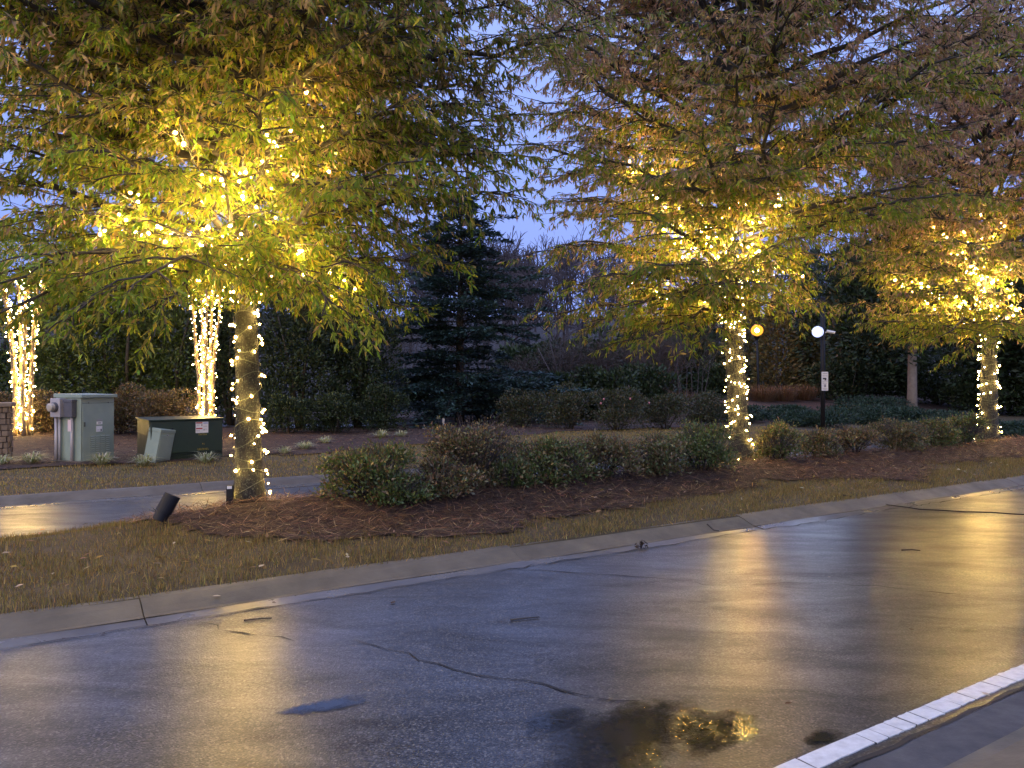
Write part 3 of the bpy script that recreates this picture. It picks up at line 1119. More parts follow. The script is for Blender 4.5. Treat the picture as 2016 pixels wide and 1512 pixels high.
# the next oak of the row stands beyond the left edge; its lights reach the kerb, the road and the cabinets
T0 = (-5.9, 8.7)
r0_ = np.random.default_rng(55)
lim0 = auto_limbs(r0_, 30, 2.7, 7.0, lambda z, a: np.interp(z, [2.6, 4.5, 7], [2.6, 3.2, 2.0]), lambda z: np.interp(z, [2.6, 7], [0.1, 0.6]))
oak0, paths0, base0, ath0 = oak('willow_oak', 'next wrapped oak of the row, standing beyond the left edge', T0[0], T0[1], 8.6, 0.165, lim0, 8, 0.13, 5.0,
                                lambda p, b, r: pal_mix(p, b, r, 5.6, 5.0, GREENS, BROWNS, (4, 4, 1.6, 0.6), (3, 2, 3, 1.5)), sec_d=3.4, tw_d=7.0)

# ------------------------------------------------------------------ light strings


def bulb_mesh(rad, mat=None):
    """little pear-shaped lamp: glowing core inside a tinted shell that emits a painted halo"""
    mb = MB()
    q = 0.5 * rad
    mb.tube([(0, 0, -q), (0, 0, -0.2 * q), (0, 0, 0.5 * q), (0, 0, q)], [0.4 * q, 1.0 * q, 0.8 * q, 0.25 * q], 6)
    nc = len(mb.f)
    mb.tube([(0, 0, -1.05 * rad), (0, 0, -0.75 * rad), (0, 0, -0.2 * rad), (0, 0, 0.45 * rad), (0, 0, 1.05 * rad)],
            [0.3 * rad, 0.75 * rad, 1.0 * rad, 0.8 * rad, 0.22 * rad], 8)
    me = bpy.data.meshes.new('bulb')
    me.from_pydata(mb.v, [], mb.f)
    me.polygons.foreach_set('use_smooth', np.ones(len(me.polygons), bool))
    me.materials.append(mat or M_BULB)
    me.materials.append(M_BHALO)
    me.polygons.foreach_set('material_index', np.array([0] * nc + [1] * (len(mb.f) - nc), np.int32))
    return me


def string(label, base, pts, bulbs, rad, group='strings of warm lights on the trees', wire_r=0.004, wires=None, soft=False):
    """pts: wire polyline(s) in world space, bulbs: world positions"""
    root = empty('light_string', tuple(base), 0, label, 'light string', group)
    mb = MB()
    base = np.array(base, float)
    for w in (wires or [pts]):
        mb.tube([np.array(p) - base for p in w], wire_r, 4)
    mb.build('wire', M_WIRE, root)
    me = bulb_mesh(rad, M_BULB_SOFT if soft else M_BULB)
    for p in bulbs:
        o = bpy.data.objects.new('bulb', me)
        COL.objects.link(o)
        o.parent = root
        o.location = tuple(np.array(p) - base)
        o.scale = [random.uniform(0.7, 1.3)] * 3
        o.rotation_euler = (random.uniform(-1.2, 1.2), random.uniform(-1.2, 1.2), random.uniform(0, 6))
    return root


def spiral(base, ath, r0, H, z0, z1, pitch, n, seed, off=0.02):
    r = np.random.default_rng(seed)
    pts = []
    zs = np.arange(z0, z1, pitch / 14)
    for i, z in enumerate(zs):
        th = i / 14 * 2 * math.pi
        c = ath(z) + base
        rad = r0 * (1 - 0.9 * (z / H) ** 0.9) * (1 + 0.35 * math.exp(-z / 0.16)) + off
        pts.append(c + np.array([math.cos(th) * rad, math.sin(th) * rad, 0.06 * math.sin(th * 1.3)]))
    pts = np.array(pts)
    f = np.sort(r.uniform(0, len(pts) - 1.01, n))
    bl = []
    for k in f:
        i = int(k)
        p = pts[i] + (pts[i + 1] - pts[i]) * (k - i)
        c = ath(p[2] - base[2]) + base
        o = p - c
        o[2] = 0
        bl.append(p + unit(o) * r.uniform(0.015, 0.05) + np.array([0, 0, r.normal(0, 0.02)]))
    return pts, bl


def limb_lights(paths, per_m, seed, t0=0.3, jit=0.07, maxb=280):
    r = np.random.default_rng(seed)
    wires, bl = [], []
    for p in paths:
        L = np.linalg.norm(p[-1] - p[0])
        n = int(L * per_m * (1 - t0) * r.uniform(0.8, 1.2))
        K = len(p) - 1
        w = []
        for t in np.linspace(t0 * 0.4, 0.97, 14):
            f = t * K
            i = min(int(f), K - 1)
            w.append(p[i] + (p[i + 1] - p[i]) * (f - i) + r.normal(0, 0.02, 3))
        wires.append(w)
        for t in r.uniform(t0, 1.0, n):
            f = t * K
            i = min(int(f), K - 1)
            bl.append(p[i] + (p[i + 1] - p[i]) * (f - i) + r.normal(0, jit, 3))
    return wires, bl[:maxb]


pts, bl = spiral(base1, ath1, 0.15, 9.6, 0.05, 2.75, 0.17, 112, 1)
string('loose spiral of warm lights around the trunk of the nearest oak', base1, pts, bl, 0.022, soft=True)
ws, bl = limb_lights(paths1[:len(lit_1)], 7.5, 2, 0.3, 0.11)
string('warm lights strung along the lower limbs of the nearest oak', base1 + np.array([0, 0, 2.4]), None, bl, 0.0245, wires=ws)
pts, bl = spiral(base2, ath2, 0.175, 12, 0.05, 3.2, 0.14, 160, 3)
string('dense spiral of warm lights around the trunk of the middle oak', base2, pts, bl, 0.020, soft=True)
ws, bl = limb_lights(paths2[:len(lit_2)], 11, 4, 0.15, 0.10)
string('warm lights strung through the golden lower crown of the middle oak', base2 + np.array([0, 0, 2.8]), None, bl, 0.0285, wires=ws)
pts, bl = spiral(base3, ath3, 0.19, 10.2, 0.05, 3.2, 0.14, 160, 5)
string('dense spiral of warm lights around the trunk of the rightmost oak', base3, pts, bl, 0.023, soft=True)
ws, bl = limb_lights(paths3[:len(lit_3)], 9.5, 6, 0.15, 0.12)
string('warm lights strung through the lower crown of the rightmost oak', base3 + np.array([0, 0, 2.8]), None, bl, 0.0315, wires=ws)

pts, bl = spiral(base0, ath0, 0.165, 8.6, 0.05, 2.75, 0.17, 84, 7)
string('loose spiral of warm lights around the oak beyond the left edge', base0, pts, bl, 0.022, soft=True)
ws, bl = limb_lights(paths0[:20], 11, 8, 0.2, 0.11)
string('warm lights strung along the limbs of the oak beyond the left edge', base0 + np.array([0, 0, 2.4]), None, bl, 0.0245, wires=ws)

# ------------------------------------------------------------------ shrubs and bushes


def bush_leaves(r, n, c, rad, nb, leaf, flat=0.0, shell=0.75, up=0.4, bot=0.25):
    """leaves of a lumpy bush: nb overlapping lobes around centre c with radii rad"""
    bc = r.normal(0, 1, (nb, 3))
    bc = unit(bc) * r.uniform(0.2, 0.72, (nb, 1)) ** 0.7
    low = r.uniform(0, 1, nb) < bot
    bc[:, 2] = np.where(low, r.uniform(-0.75, -0.2, nb), np.abs(bc[:, 2]) * 0.95 - 0.1)
    br = r.uniform(0.30, 0.5, nb)
    idx = r.integers(0, nb, n)
    d = unit(r.normal(0, 1, (n, 3)))
    d[:, 2] = np.where(d[:, 2] < -0.5, -d[:, 2], d[:, 2])
    q = bc[idx] + d * (br[idx] * r.uniform(shell, 1.05, n) ** 1.0)[:, None]
    pos = np.array(c) + q * np.array(rad)
    ax = d + r.normal(0, 0.6, (n, 3)) + np.array([0, 0, up])
    nr = d + r.normal(0, 0.5, (n, 3))
    return pos, ax, nr, q


def bush(name, label, cat, base, w, dpt, h, n, leaf, pal, pw, seed, nb=16, group=None, mat=None, wl=(0.35, 0.55), stems=5, up=0.4, stem_mat=None, lift=0.0, shell=0.75, jit=0.22, wisp=0.0):
    r = np.random.default_rng(seed)
    root = empty(name, tuple(base), 0, label, cat, group)
    c = (0, 0, lift + (h - lift) * 0.46)
    rad = (w / 2 * 0.95, dpt / 2 * 0.95, (h - lift) * 0.56)
    pos, ax, nr, q = bush_leaves(r, n, c, rad, nb, leaf, shell=shell, up=up, bot=0.45)
    if wisp:
        far_ = r.uniform(0, 1, n) < wisp
        pos = np.array(c) + (pos - np.array(c)) * np.where(far_, r.uniform(1.0, 1.28, n), 1.0)[:, None]
    k = pos[:, 2] > 0.01
    pos, ax, nr, q = pos[k], ax[k], nr[k], q[k]
    n = len(pos)
    col = pick(n, pal, pw, jit, r)
    L = leaf * r.uniform(0.6, 1.25, n)
    me = leaves_mesh('foliage', pos, ax, nr, L, L * r.uniform(*wl, n), col, 0.15)
    fo = link('foliage', me, root, mat or M_BUSH)
    fo['kind'] = 'stuff'
    if wisp:
        m_ = int(170 * w)
        d_ = unit(r.normal(0, 1, (m_, 3)) + np.array([0, 0, 0.7]))
        d_[:, 2] = np.abs(d_[:, 2])
        b_ = d_ * np.array(rad) * r.uniform(0.8, 1.18, (m_, 1)) + np.array(c)
        a_ = b_ * r.uniform(0.35, 0.6, (m_, 1))
        V_, F_ = segs_mesh('', a_, b_, np.full(m_, 0.0035), np.full(m_, 0.0016))
        tw_ = link('twigs', np_mesh('twigs', V_, F_, 4), root, M_BARE)
        tw_['kind'] = 'stuff'
    for i in range(stems):
        th = 2 * math.pi * i / stems + r.uniform(0, 0.8)
        e = np.array([math.cos(th) * w * 0.3, math.sin(th) * dpt * 0.3, lift + (h - lift) * r.uniform(0.55, 0.85)])
        mid = e * 0.5 + r.normal(0, 0.04 * h, 3)
        mid[2] = e[2] * 0.45
        rs = 0.008 + 0.012 * h
        MB().tube([(0.05 * math.cos(th), 0.05 * math.sin(th), -0.1), mid, e], [rs, rs * 0.7, rs * 0.3], 5).build('stem', stem_mat or M_BARK2, root, smooth=True)
    return root


AZ_G = [(0.078, 0.117, 0.034), (0.123, 0.15, 0.049), (0.157, 0.103, 0.049), (0.201, 0.158, 0.068)]
AZ_B = [(0.168, 0.109, 0.059), (0.134, 0.117, 0.055), (0.089, 0.117, 0.044), (0.224, 0.185, 0.099)]
GRP = 'azaleas planted along the median'
# px centre, px base y, width m, height m, palette weights, label
AZ = [(735, 985, 1.10, 0.60, AZ_G, (4, 3, 1.5, 1), 'rounded green azalea at the left end of the median row'),
      (800, 1003, 0.70, 0.36, AZ_G, (4, 3, 1, 0.6), 'low leafy azalea in front of the left end of the row'),
      (945, 960, 1.25, 0.86, AZ_B, (4, 3, 2, 2), 'tallest brownish twiggy azalea left of centre in the median'),
      (880, 985, 0.75, 0.44, AZ_B, (4, 3, 2, 1.5), 'rusty brown azalea filling between the leftmost two mounds'),
      (1015, 965, 0.6, 0.40, AZ_G, (4, 3, 1, 1), 'small green azalea right of the tallest brown one'),
      (1100, 955, 1.05, 0.58, AZ_G, (3, 3, 2, 1.5), 'green and bronze azalea in the middle of the median row'),
      (1200, 945, 1.1, 0.58, AZ_B, (3, 3, 2, 1.5), 'brown azalea below the rose bed, left of the pale twig one'),
      (1300, 938, 0.9, 0.55, AZ_B, (2, 3, 3, 1), 'dull olive azalea just left of the middle oak bush'),
      (1395, 930, 1.0, 0.70, AZ_G, (5, 4, 0.6, 0.8), 'bright leafy azalea at the foot of the middle oak'),
      (1527, 902, 0.85, 0.62, AZ_G, (2, 4, 2, 2), 'gold-lit azalea just right of the middle oak trunk'),
      (1612, 900, 0.75, 0.52, AZ_B, (3, 3, 2, 1), 'dim azalea in front of the sign post'),
      (1680, 897, 0.9, 0.50, AZ_B, (4, 3, 1, 1), 'reddish brown azalea right of the sign post'),
      (1765, 890, 1.15, 0.60, AZ_B, (3, 3, 3, 1), 'broad olive azalea midway between the post and the rightmost oak'),
      (1840, 885, 0.9, 0.58, AZ_G, (3, 3, 2, 1), 'bronze azalea second from the rightmost oak'),
      (1900, 880, 0.85, 0.66, AZ_G, (4, 4, 1, 1), 'leafy azalea touching the rightmost oak trunk')]
for i, (px, py, w, h, pal, pw, lab) in enumerate(AZ):
    g = G(px, py)
    u, v = uv_of(g[0], g[1])
    v = min(v + 0.15, 8.6)
    x, y, _ = W(u, v)
    if px > 1450:
        dd = 8.35 / (NY + NX * (px - 1008) / F)
        x, y = (px - 1008) / F * dd, dd
        u, v = uv_of(x, y)
    bush('azalea', lab, 'shrub', (x, y, float(hz(u, v))), w * 1.15, w, h, int(5200 * w * (0.6 + h)), 0.05, pal, pw, 100 + i, 26, GRP, stems=12, shell=0.35, wisp=0.3)

# hedge and evergreens on the far side
HG = 'clipped hedge behind the cabinets'
HB = [(0.085, 0.06, 0.03), (0.06, 0.055, 0.025), (0.11, 0.07, 0.04)]
for i, (px, d, w, h, lab) in enumerate([(95, 20.2, 2.0, 1.2, 'brown-green hedge shrub directly behind the meter cabinet'), (235, 20.0, 2.0, 1.3, 'brown-green hedge shrub between cabinet and transformer'),
                                        (335, 19.6, 2.0, 1.32, 'brown-green hedge shrub behind the dark green transformer'), (0, 21, 2.0, 1.1, 'brown-green hedge shrub at the left edge behind the lit stems')]):
    bush('hedge_shrub', lab, 'shrub', GD(px, d), w, 1.5, h, 9000, 0.07, HB, (3, 3, 2), 150 + i, 26, HG, stems=4)

LG = [(0.06, 0.09, 0.02), (0.085, 0.12, 0.025), (0.035, 0.055, 0.014)]
DG = [(0.022, 0.036, 0.014), (0.030, 0.048, 0.018), (0.016, 0.026, 0.012)]
DB = [(0.020, 0.034, 0.020), (0.015, 0.027, 0.017), (0.028, 0.042, 0.022)]
for i, (px, d, w, h, pal, n, leaf, lab) in enumerate([
    (125, 24.0, 3.4, 5.6, LG, 20000, 0.13, 'light green evergreen beside the left wrapped stems'),
    (250, 25.0, 3.8, 5.8, LG, 20000, 0.13, 'mid green evergreen behind the cabinets'),
    (-40, 25.0, 3.8, 6.0, LG, 18000, 0.13, 'green evergreen at the left edge behind the lit stems'),
    (350, 25.5, 3.6, 6.0, LG, 20000, 0.13, 'green evergreen just left of the second wrapped stems'),
    (455, 25.5, 3.2, 5.6, DG, 18000, 0.13, 'dark evergreen behind the trunk of the nearest oak'),
    (590, 24.5, 3.4, 5.2, DG, 20000, 0.13, 'dark broad evergreen right of the nearest oak trunk'),
    (705, 25.5, 3.2, 5.6, DG, 20000, 0.13, 'tall dark evergreen next to the blue-green cedar'),
]):
    bush('evergreen_tree', lab, 'tree', GD(px, d), w, w * 0.9, h, n, leaf, pal, (3, 3, 2), 170 + i, 34, 'evergreens behind the far verge', M_BUSH if pal is LG else M_DARK, stems=5, wl=(0.3, 0.5))
for i, (px, d, w, h, lab) in enumerate([(570, 22.0, 1.7, 1.2, 'low dark shrub in front of the broad dark evergreen'), (660, 22.5, 1.8, 1.3, 'low dark shrub beneath the tall dark evergreen'),
                                        (755, 23.5, 1.8, 1.4, 'low dark shrub left of the gap to the distant road')]):
    bush('dark_shrub', lab, 'shrub', GD(px, d), w, 1.5, h, 6000, 0.08, DG, (3, 3, 2), 190 + i, 24, 'dark shrubs below the evergreens', M_DARK, stems=4)

for i, (px, d, w, h, lab) in enumerate([(1660, 39, 4.5, 2.4, 'dark shrub mass behind the notice on the post'), (1740, 41, 4.5, 2.2, 'dark shrub mass just left of the bare grey trunk'),
                                        (1850, 40, 4.8, 2.6, 'dark shrub mass just right of the bare grey trunk'), (1930, 37, 4.0, 2.2, 'dark shrub mass seen beside the rightmost oak trunk'),
                                        (2020, 36, 4.2, 2.0, 'dark shrub mass at the right edge beyond the bank'), (960, 33, 3.6, 2.0, 'dark shrub mass under the right side of the cedar'),
                                        (850, 34, 3.4, 2.2, 'dark shrub mass under the left side of the cedar'), (1080, 31, 3.6, 2.0, 'dark shrub mass behind the left rose shrubs'),
                                        (1180, 31, 3.6, 2.2, 'dark shrub mass behind the middle rose shrubs'), (1270, 32, 3.6, 2.2, 'dark shrub mass behind the right rose shrubs'),
                                        (1420, 38, 3.6, 2.2, 'dark shrub mass behind the trunk of the middle oak')]):
    bush('dark_shrub', lab, 'shrub', GD(px, d), w, w * 0.7, h, 4200, 0.2, DG, (3, 3, 2), 195 + i, 26, 'dark shrubs filling the background', M_DARK, stems=4)

RB = [(0.05, 0.06, 0.025), (0.07, 0.055, 0.03), (0.03, 0.045, 0.02)]
for i, (px, d, w, h, lab) in enumerate([(1030, 26.0, 2.2, 1.3, 'rose shrub right of the gap to the distant road'), (1120, 25.2, 2.4, 1.4, 'rose shrub at the middle of the rose bed'),
                                        (1215, 24.6, 2.3, 1.5, 'rose shrub with a few pink blooms'), (1310, 25.5, 2.2, 1.3, 'rose shrub at the right end of the rose bed'), (1385, 26, 2.0, 1.2, 'dark shrub behind the trunk of the middle oak')]):
    rt = bush('rose_shrub', lab, 'shrub', GD(px, d), w, 1.5, h, 6000, 0.075, RB, (3, 3, 3), 210 + i, 24, 'shrubs in the rose bed', M_BUSH, stems=6)
    if 'blooms' in lab:
        rb_ = np.random.default_rng(5)
        for k in range(4):
            d_ = unit(np.array([rb_.normal(0, 1), -abs(rb_.normal(0, 1)), rb_.uniform(0.2, 1.2)]))
            q_ = d_ * np.array([1.05, 0.7, 0.78]) + np.array([0, 0, 0.68])
            MB().tube([q_ - [0, 0, 0.04], q_, q_ + [0, 0, 0.03]], [0.012, 0.035, 0.015], 7).build('bloom', M_BLOOM, rt, smooth=True)
# ------------------------------------------------------------------ wrapped crape myrtles


def myrtle(label, base, nstem, spread, ztop, nb, seed, wlabel, rad):
    r = np.random.default_rng(seed)
    root = empty('crape_myrtle', tuple(base), 0, label, 'tree', 'wrapped multi-stem trees beyond the far lane')
    wires, bl = [], []
    for i in range(nstem):
        th = 2 * math.pi * i / nstem + r.uniform(-0.3, 0.3)
        e = np.array([math.cos(th) * spread, math.sin(th) * spread, ztop * r.uniform(0.95, 1.15)])
        s = np.array([math.cos(th) * 0.2, math.sin(th) * 0.2, -0.1])
        pts = [s + (e - s) * t + np.array([math.cos(th), math.sin(th), 0]) * (-0.25 * spread * math.sin(math.pi * t)) + r.normal(0, 0.015, 3) for t in np.linspace(0, 1, 9)]
        rr = [0.062 * (1 - 0.6 * t) for t in np.linspace(0, 1, 9)]
        MB().tube(pts, rr, 8).build('stem', M_MYRT, root, smooth=True)
        n = nb // nstem
        w = []
        for k in range(110):
            t = 0.03 + 0.95 * k / 109
            f = t * 8
            j = min(int(f), 7)
            c = pts[j] + (pts[j + 1] - pts[j]) * (f - j)
            a = k * 0.9
            w.append(np.array(base) + c + np.array([math.cos(a), math.sin(a), 0]) * (rr[j] + 0.008))
        wires.append(w)
        for t in (np.arange(n) + r.uniform(0, 0.7, n)) / n:
            f = (0.03 + 0.95 * t) * 8
            j = min(int(f), 7)
            c = pts[j] + (pts[j + 1] - pts[j]) * (f - j)
            a = r.uniform(0, 6.28)
            bl.append(np.array(base) + c + np.array([math.cos(a), math.sin(a), 0]) * (rr[j] + r.uniform(0.02, 0.06)))
    n = 5000
    pos, ax, nr, q = bush_leaves(r, n, (0, 0, ztop + 0.7), (1.5, 1.4, 1.3), 16, 0.1, bot=0.5)
    L = 0.10 * r.uniform(0.6, 1.2, n)
    cr = link('crown', leaves_mesh('crown', pos, ax, nr, L, L * 0.4, pick(n, GREENS, (3, 3, 2, 2), 0.2, r), 0.15), root, M_LEAF)
    cr['kind'] = 'stuff'
    string(wlabel, base, None, bl, rad, wires=wires, soft=True)
    return root


g1 = GD(45, 19.2)
g2 = GD(405, 19.6)
myrtle('multi-stem tree with dense warm lights at the left edge', g1, 6, 0.50, 3.9, 300, 61, 'dense warm lights wrapping the stems at the far left', 0.03)
myrtle('multi-stem tree with dense warm lights behind the transformer', g2, 5, 0.42, 3.7, 270, 62, 'dense warm lights wrapping the stems right of the transformer', 0.029)

# ------------------------------------------------------------------ conifers


def cedar(label, base, H, Rb, seed, n_whorl, pal, nleaf, name='cedar_tree', cat='tree', leaf=0.16):
    r = np.random.default_rng(seed)
    root = empty(name, tuple(base), 0, label, cat)
    MB().tube([(0, 0, -0.2), (0, 0, H * 0.4), (0.05, 0, H * 0.8), (0.05, 0, H)], [0.2, 0.14, 0.06, 0.015], 10).build('trunk', M_BARK2, root, smooth=True)
    LP, LA, LN = [], [], []
    A, B, RA, RB = [], [], [], []
    for i in range(n_whorl):
        z0 = 0.4 + (H - 0.6) * i / n_whorl
        Rz = Rb * (1 - z0 / H) ** 0.62 * r.uniform(0.55, 1.2)
        for k in range(7):
            az = r.uniform(0, 6.28)
            L = Rz * r.uniform(0.45, 1.15) + 0.2
            d = np.array([math.cos(az), math.sin(az), 0])
            e = r.uniform(0.0, 0.42)
            p = np.array([0, 0, z0])
            K = 6
            prev = p
            for j in range(1, K + 1):
                t = j / K
                q = p + d * L * t + np.array([0, 0, L * (e * t - 0.22 * t * t)])
                A.append(prev)
                B.append(q)
                RA.append(0.025 * (1 - t) + 0.006)
                RB.append(0.02 * (1 - t) + 0.004)
                prev = q
            nl = int(nleaf * L)
            t = r.uniform(0.12, 1, nl) ** 0.8
            side = np.array([-d[1], d[0], 0])
            sp = 0.34 * L * (1.05 - t) * r.uniform(-1, 1, nl) + r.normal(0, 0.03, nl)
            pos = p + d[None] * (L * t)[:, None] + side[None] * sp[:, None]
            pos[:, 2] += L * (e * t - 0.22 * t * t) - 0.12 * np.abs(sp) + r.normal(0, 0.03, nl)
            LP.append(pos)
            LA.append(d[None] + side[None] * np.sign(sp)[:, None] * 0.8 + r.normal(0, 0.35, (nl, 3)) + np.array([0, 0, 0.05]))
            LN.append(r.normal(0, 0.35, (nl, 3)) + np.array([0, 0, 1]))
    V, Fc = segs_mesh('', np.array(A), np.array(B), np.array(RA), np.array(RB))
    link('branch_whorls', np_mesh('b', V, Fc, 4), root, M_BARK2)
    pos = np.concatenate(LP)
    n = len(pos)
    L = leaf * r.uniform(0.6, 1.3, n)
    cr = link('crown', leaves_mesh('crown', pos, np.concatenate(LA), np.concatenate(LN), L, L * r.uniform(0.3, 0.5, n), pick(n, pal, (3, 3, 2), 0.25, r), 0.1), root, M_DARK)
    cr['kind'] = 'stuff'
    print(label, n)
    return root


CED = [(0.038, 0.073, 0.07), (0.027, 0.054, 0.054), (0.057, 0.095, 0.089)]
cedar('dark blue-green cedar standing alone at centre against the sky', GD(905, 29.5), 8.9, 5.0, 71, 36, CED, 120, leaf=0.18)
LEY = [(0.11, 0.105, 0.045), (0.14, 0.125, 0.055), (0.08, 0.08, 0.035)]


def cypress(label, base, H, Rb, seed, n):
    r = np.random.default_rng(seed)
    root = empty('cypress_tree', tuple(base), 0, label, 'tree', 'cypresses near the orange lamp')
    MB().tube([(0, 0, -0.2), (0, 0, H * 0.9)], [0.12, 0.02], 8).build('trunk', M_BARK2, root)
    t = r.uniform(0, 1, n) ** 1.4
    th = r.uniform(0, 6.283, n)
    lump = 1 + 0.16 * np.sin(7 * th + 9 * t) + 0.12 * np.sin(13 * th - 30 * t)
    rad = Rb * (1 - t) ** 0.8 * lump * r.uniform(0.7, 1.03, n) + 0.03
    pos = np.stack([np.cos(th) * rad, np.sin(th) * rad, 0.05 + t * H], -1)
    ax = np.stack([np.cos(th), np.sin(th), np.full(n, 0.6)], -1) + r.normal(0, 0.4, (n, 3))
    nr = np.stack([np.cos(th), np.sin(th), np.zeros(n)], -1) + r.normal(0, 0.5, (n, 3))
    L = 0.22 * r.uniform(0.6, 1.3, n)
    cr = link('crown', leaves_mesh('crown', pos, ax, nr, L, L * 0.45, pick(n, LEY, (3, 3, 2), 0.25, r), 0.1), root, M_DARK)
    cr['kind'] = 'stuff'


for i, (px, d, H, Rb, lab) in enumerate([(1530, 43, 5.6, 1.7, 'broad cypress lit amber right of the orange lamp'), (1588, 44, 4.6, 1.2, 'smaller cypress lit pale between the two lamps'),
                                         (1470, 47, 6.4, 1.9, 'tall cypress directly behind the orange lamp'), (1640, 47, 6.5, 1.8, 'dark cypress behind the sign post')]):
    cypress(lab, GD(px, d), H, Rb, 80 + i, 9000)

# right-hand evergreens
for i, (px, d, w, h, lift, lab) in enumerate([
    (1795, 33, 7.0, 9.0, 2.0, 'big dark tree with a bare grey trunk left of the rightmost oak'),
    (1690, 40, 6.0, 8.6, 0.6, 'dark evergreen filling the gap right of the sign post'),
    (1930, 38, 6.5, 9.5, 0.5, 'dark evergreen behind the trunk of the rightmost oak'),
    (2060, 36, 6.0, 9.5, 0.5, 'dark evergreen at the right edge of the view'),
    (1600, 52, 7.0, 10.5, 0.8, 'dark evergreen far behind the two lamps'),
    (1400, 55, 7.0, 8.0, 0.8, 'dark evergreen far behind the middle oak'),
    (1290, 58, 7.0, 6.0, 0.3, 'dark evergreen far behind the purplish shrubs'),
    (1180, 46, 6.0, 3.6, 0.1, 'low dark evergreen between the purplish shrubs'),
    (1050, 44, 5.0, 3.2, 0.1, 'low dark evergreen at the right foot of the cedar'),
    (1340, 44, 5.0, 3.6, 0.1, 'low dark evergreen left of the tall cypress'),
    (1850, 50, 9.0, 9.0, 0.3, 'dark evergreen far behind the bare grey trunk'),
    (1980, 50, 9.0, 9.0, 0.3, 'dark evergreen far behind the rightmost oak'),
    (1720, 55, 9.0, 9.0, 0.3, 'dark evergreen far behind the security camera'),
    (2140, 45, 9.0, 9.0, 0.3, 'dark evergreen cut off by the right edge'),
]):
    rt = bush('evergreen_tree', lab, 'tree', GD(px, d), w, w * 0.9, h, 13000 if d < 45 else 8000, 0.3, DG, (3, 3, 2), 230 + i, 40, 'evergreens beyond the rose bed', M_DARK, stems=0 if i == 0 else 4, lift=lift, wl=(0.3, 0.5))
    if i == 0:
        MB().tube([(0, 0, -0.3), (0.02, 0, 1.2), (0.05, 0.05, 3), (0.1, 0.1, 6)], [0.24, 0.19, 0.17, 0.08], 12).build('trunk', M_STONE2, rt, smooth=True)
        rt.children[0].name = 'crown'

# junipers spreading over the bank
JU = [(0.022, 0.045, 0.028), (0.03, 0.055, 0.032), (0.016, 0.032, 0.022)]
for i, (px, d, w, h, lab) in enumerate([(1530, 30, 3.6, 0.55, 'spreading juniper left of the sign post'), (1600, 27.5, 3.2, 0.5, 'spreading juniper at the foot of the sign post'),
                                        (1680, 29.5, 3.8, 0.7, 'spreading juniper right of the sign post'), (1770, 28.5, 3.8, 0.65, 'spreading juniper in front of the bare grey trunk'),
                                        (1860, 28, 3.4, 0.55, 'spreading juniper right of the bare grey trunk'), (1720, 33, 4.0, 0.9, 'spreading juniper highest on the bank'),
                                        (2000, 26, 3.6, 0.6, 'spreading juniper at the right edge'), (1440, 29, 3.0, 0.6, 'spreading juniper behind the middle oak')]):
    bush('juniper', lab, 'shrub', GD(px, d), w, w * 0.8, h, 7000, 0.13, JU, (3, 3, 2), 250 + i, 30, 'junipers on the bank', M_DARK, stems=3, wl=(0.2, 0.35), up=0.15)

# reddish ornamental grass and low twiggy shrubs


def tuft(name, label, base, n, L, spread, pal, pw, seed, cat='grass clump', group=None, w=0.012, arch=0.6):
    r = np.random.default_rng(seed)
    root = empty(name, tuple(base), 0, label, cat, group)
    th = r.uniform(0, 6.283, n)
    le = r.uniform(0.15, 1.0, n) * arch * 2
    d = np.stack([np.cos(th) * le, np.sin(th) * le, np.ones(n)], -1)
    d = unit(d)
    pos = np.stack([np.cos(th) * spread * 0.25 * r.uniform(0, 1, n), np.sin(th) * spread * 0.25 * r.uniform(0, 1, n), np.zeros(n) - 0.01], -1)
    Ls = L * r.uniform(0.6, 1.15, n)
    mid = pos + d * (Ls * 0.55)[:, None]
    d2 = unit(d + np.stack([np.cos(th) * 0.6, np.sin(th) * 0.6, -0.9 * np.ones(n)], -1))
    tip = mid + d2 * (Ls * 0.5)[:, None]
    s = np.stack([-np.sin(th), np.cos(th), 0 * th], -1) * w / 2
    tip[:, 2] = np.maximum(tip[:, 2], 0.012)
    V = np.stack([pos - s, pos + s, mid + s * 0.9, mid - s * 0.9, tip], 1).reshape(-1, 3)
    T = np.array([[0, 1, 2], [0, 2, 3], [3, 2, 4]])
    Fc = (np.arange(n)[:, None, None] * 5 + T[None]).reshape(-1, 3)
    C = np.repeat(pick(n, pal, pw, 0.2, r), 5, 0)
    o = link('blades', np_mesh('blades', V, Fc, 3, C), root, M_GRASS)
    o['kind'] = 'stuff'
    return root


LIR = [(0.58, 0.54, 0.38), (0.46, 0.44, 0.27), (0.30, 0.32, 0.16)]
for i, (px, py, n, L, lab) in enumerate([
    (62, 912, 110, 0.32, 'pale variegated grass clump left of the meter cabinet'), (200, 914, 110, 0.32, 'pale variegated grass clump in front of the meter cabinet door'),
    (283, 916, 100, 0.30, 'pale variegated grass clump at the foot of the leaning box'), (405, 909, 80, 0.30, 'pale variegated grass clump in front of the transformer corner'),
    (4, 914, 80, 0.28, 'pale variegated grass clump at the left edge of the photo'), (600, 884, 100, 0.28, 'flattened pale grass clump on the mulch right of the nearest oak'),
    (640, 872, 70, 0.26, 'small pale grass clump just behind the flattened one'), (750, 861, 90, 0.30, 'left one of two pale grass clumps by the gap'), (790, 859, 60, 0.26, 'right one of two pale grass clumps by the gap'), (560, 892, 50, 0.24, 'sparse pale grass clump nearest the oak trunk')]):
    tuft('grass_clump', lab, G(px, py), int(n * 1.4), L * 1.3, 0.3, LIR, (3, 3, 2), 300 + i, group='pale grass clumps edging the mulch', w=0.016, arch=0.75)
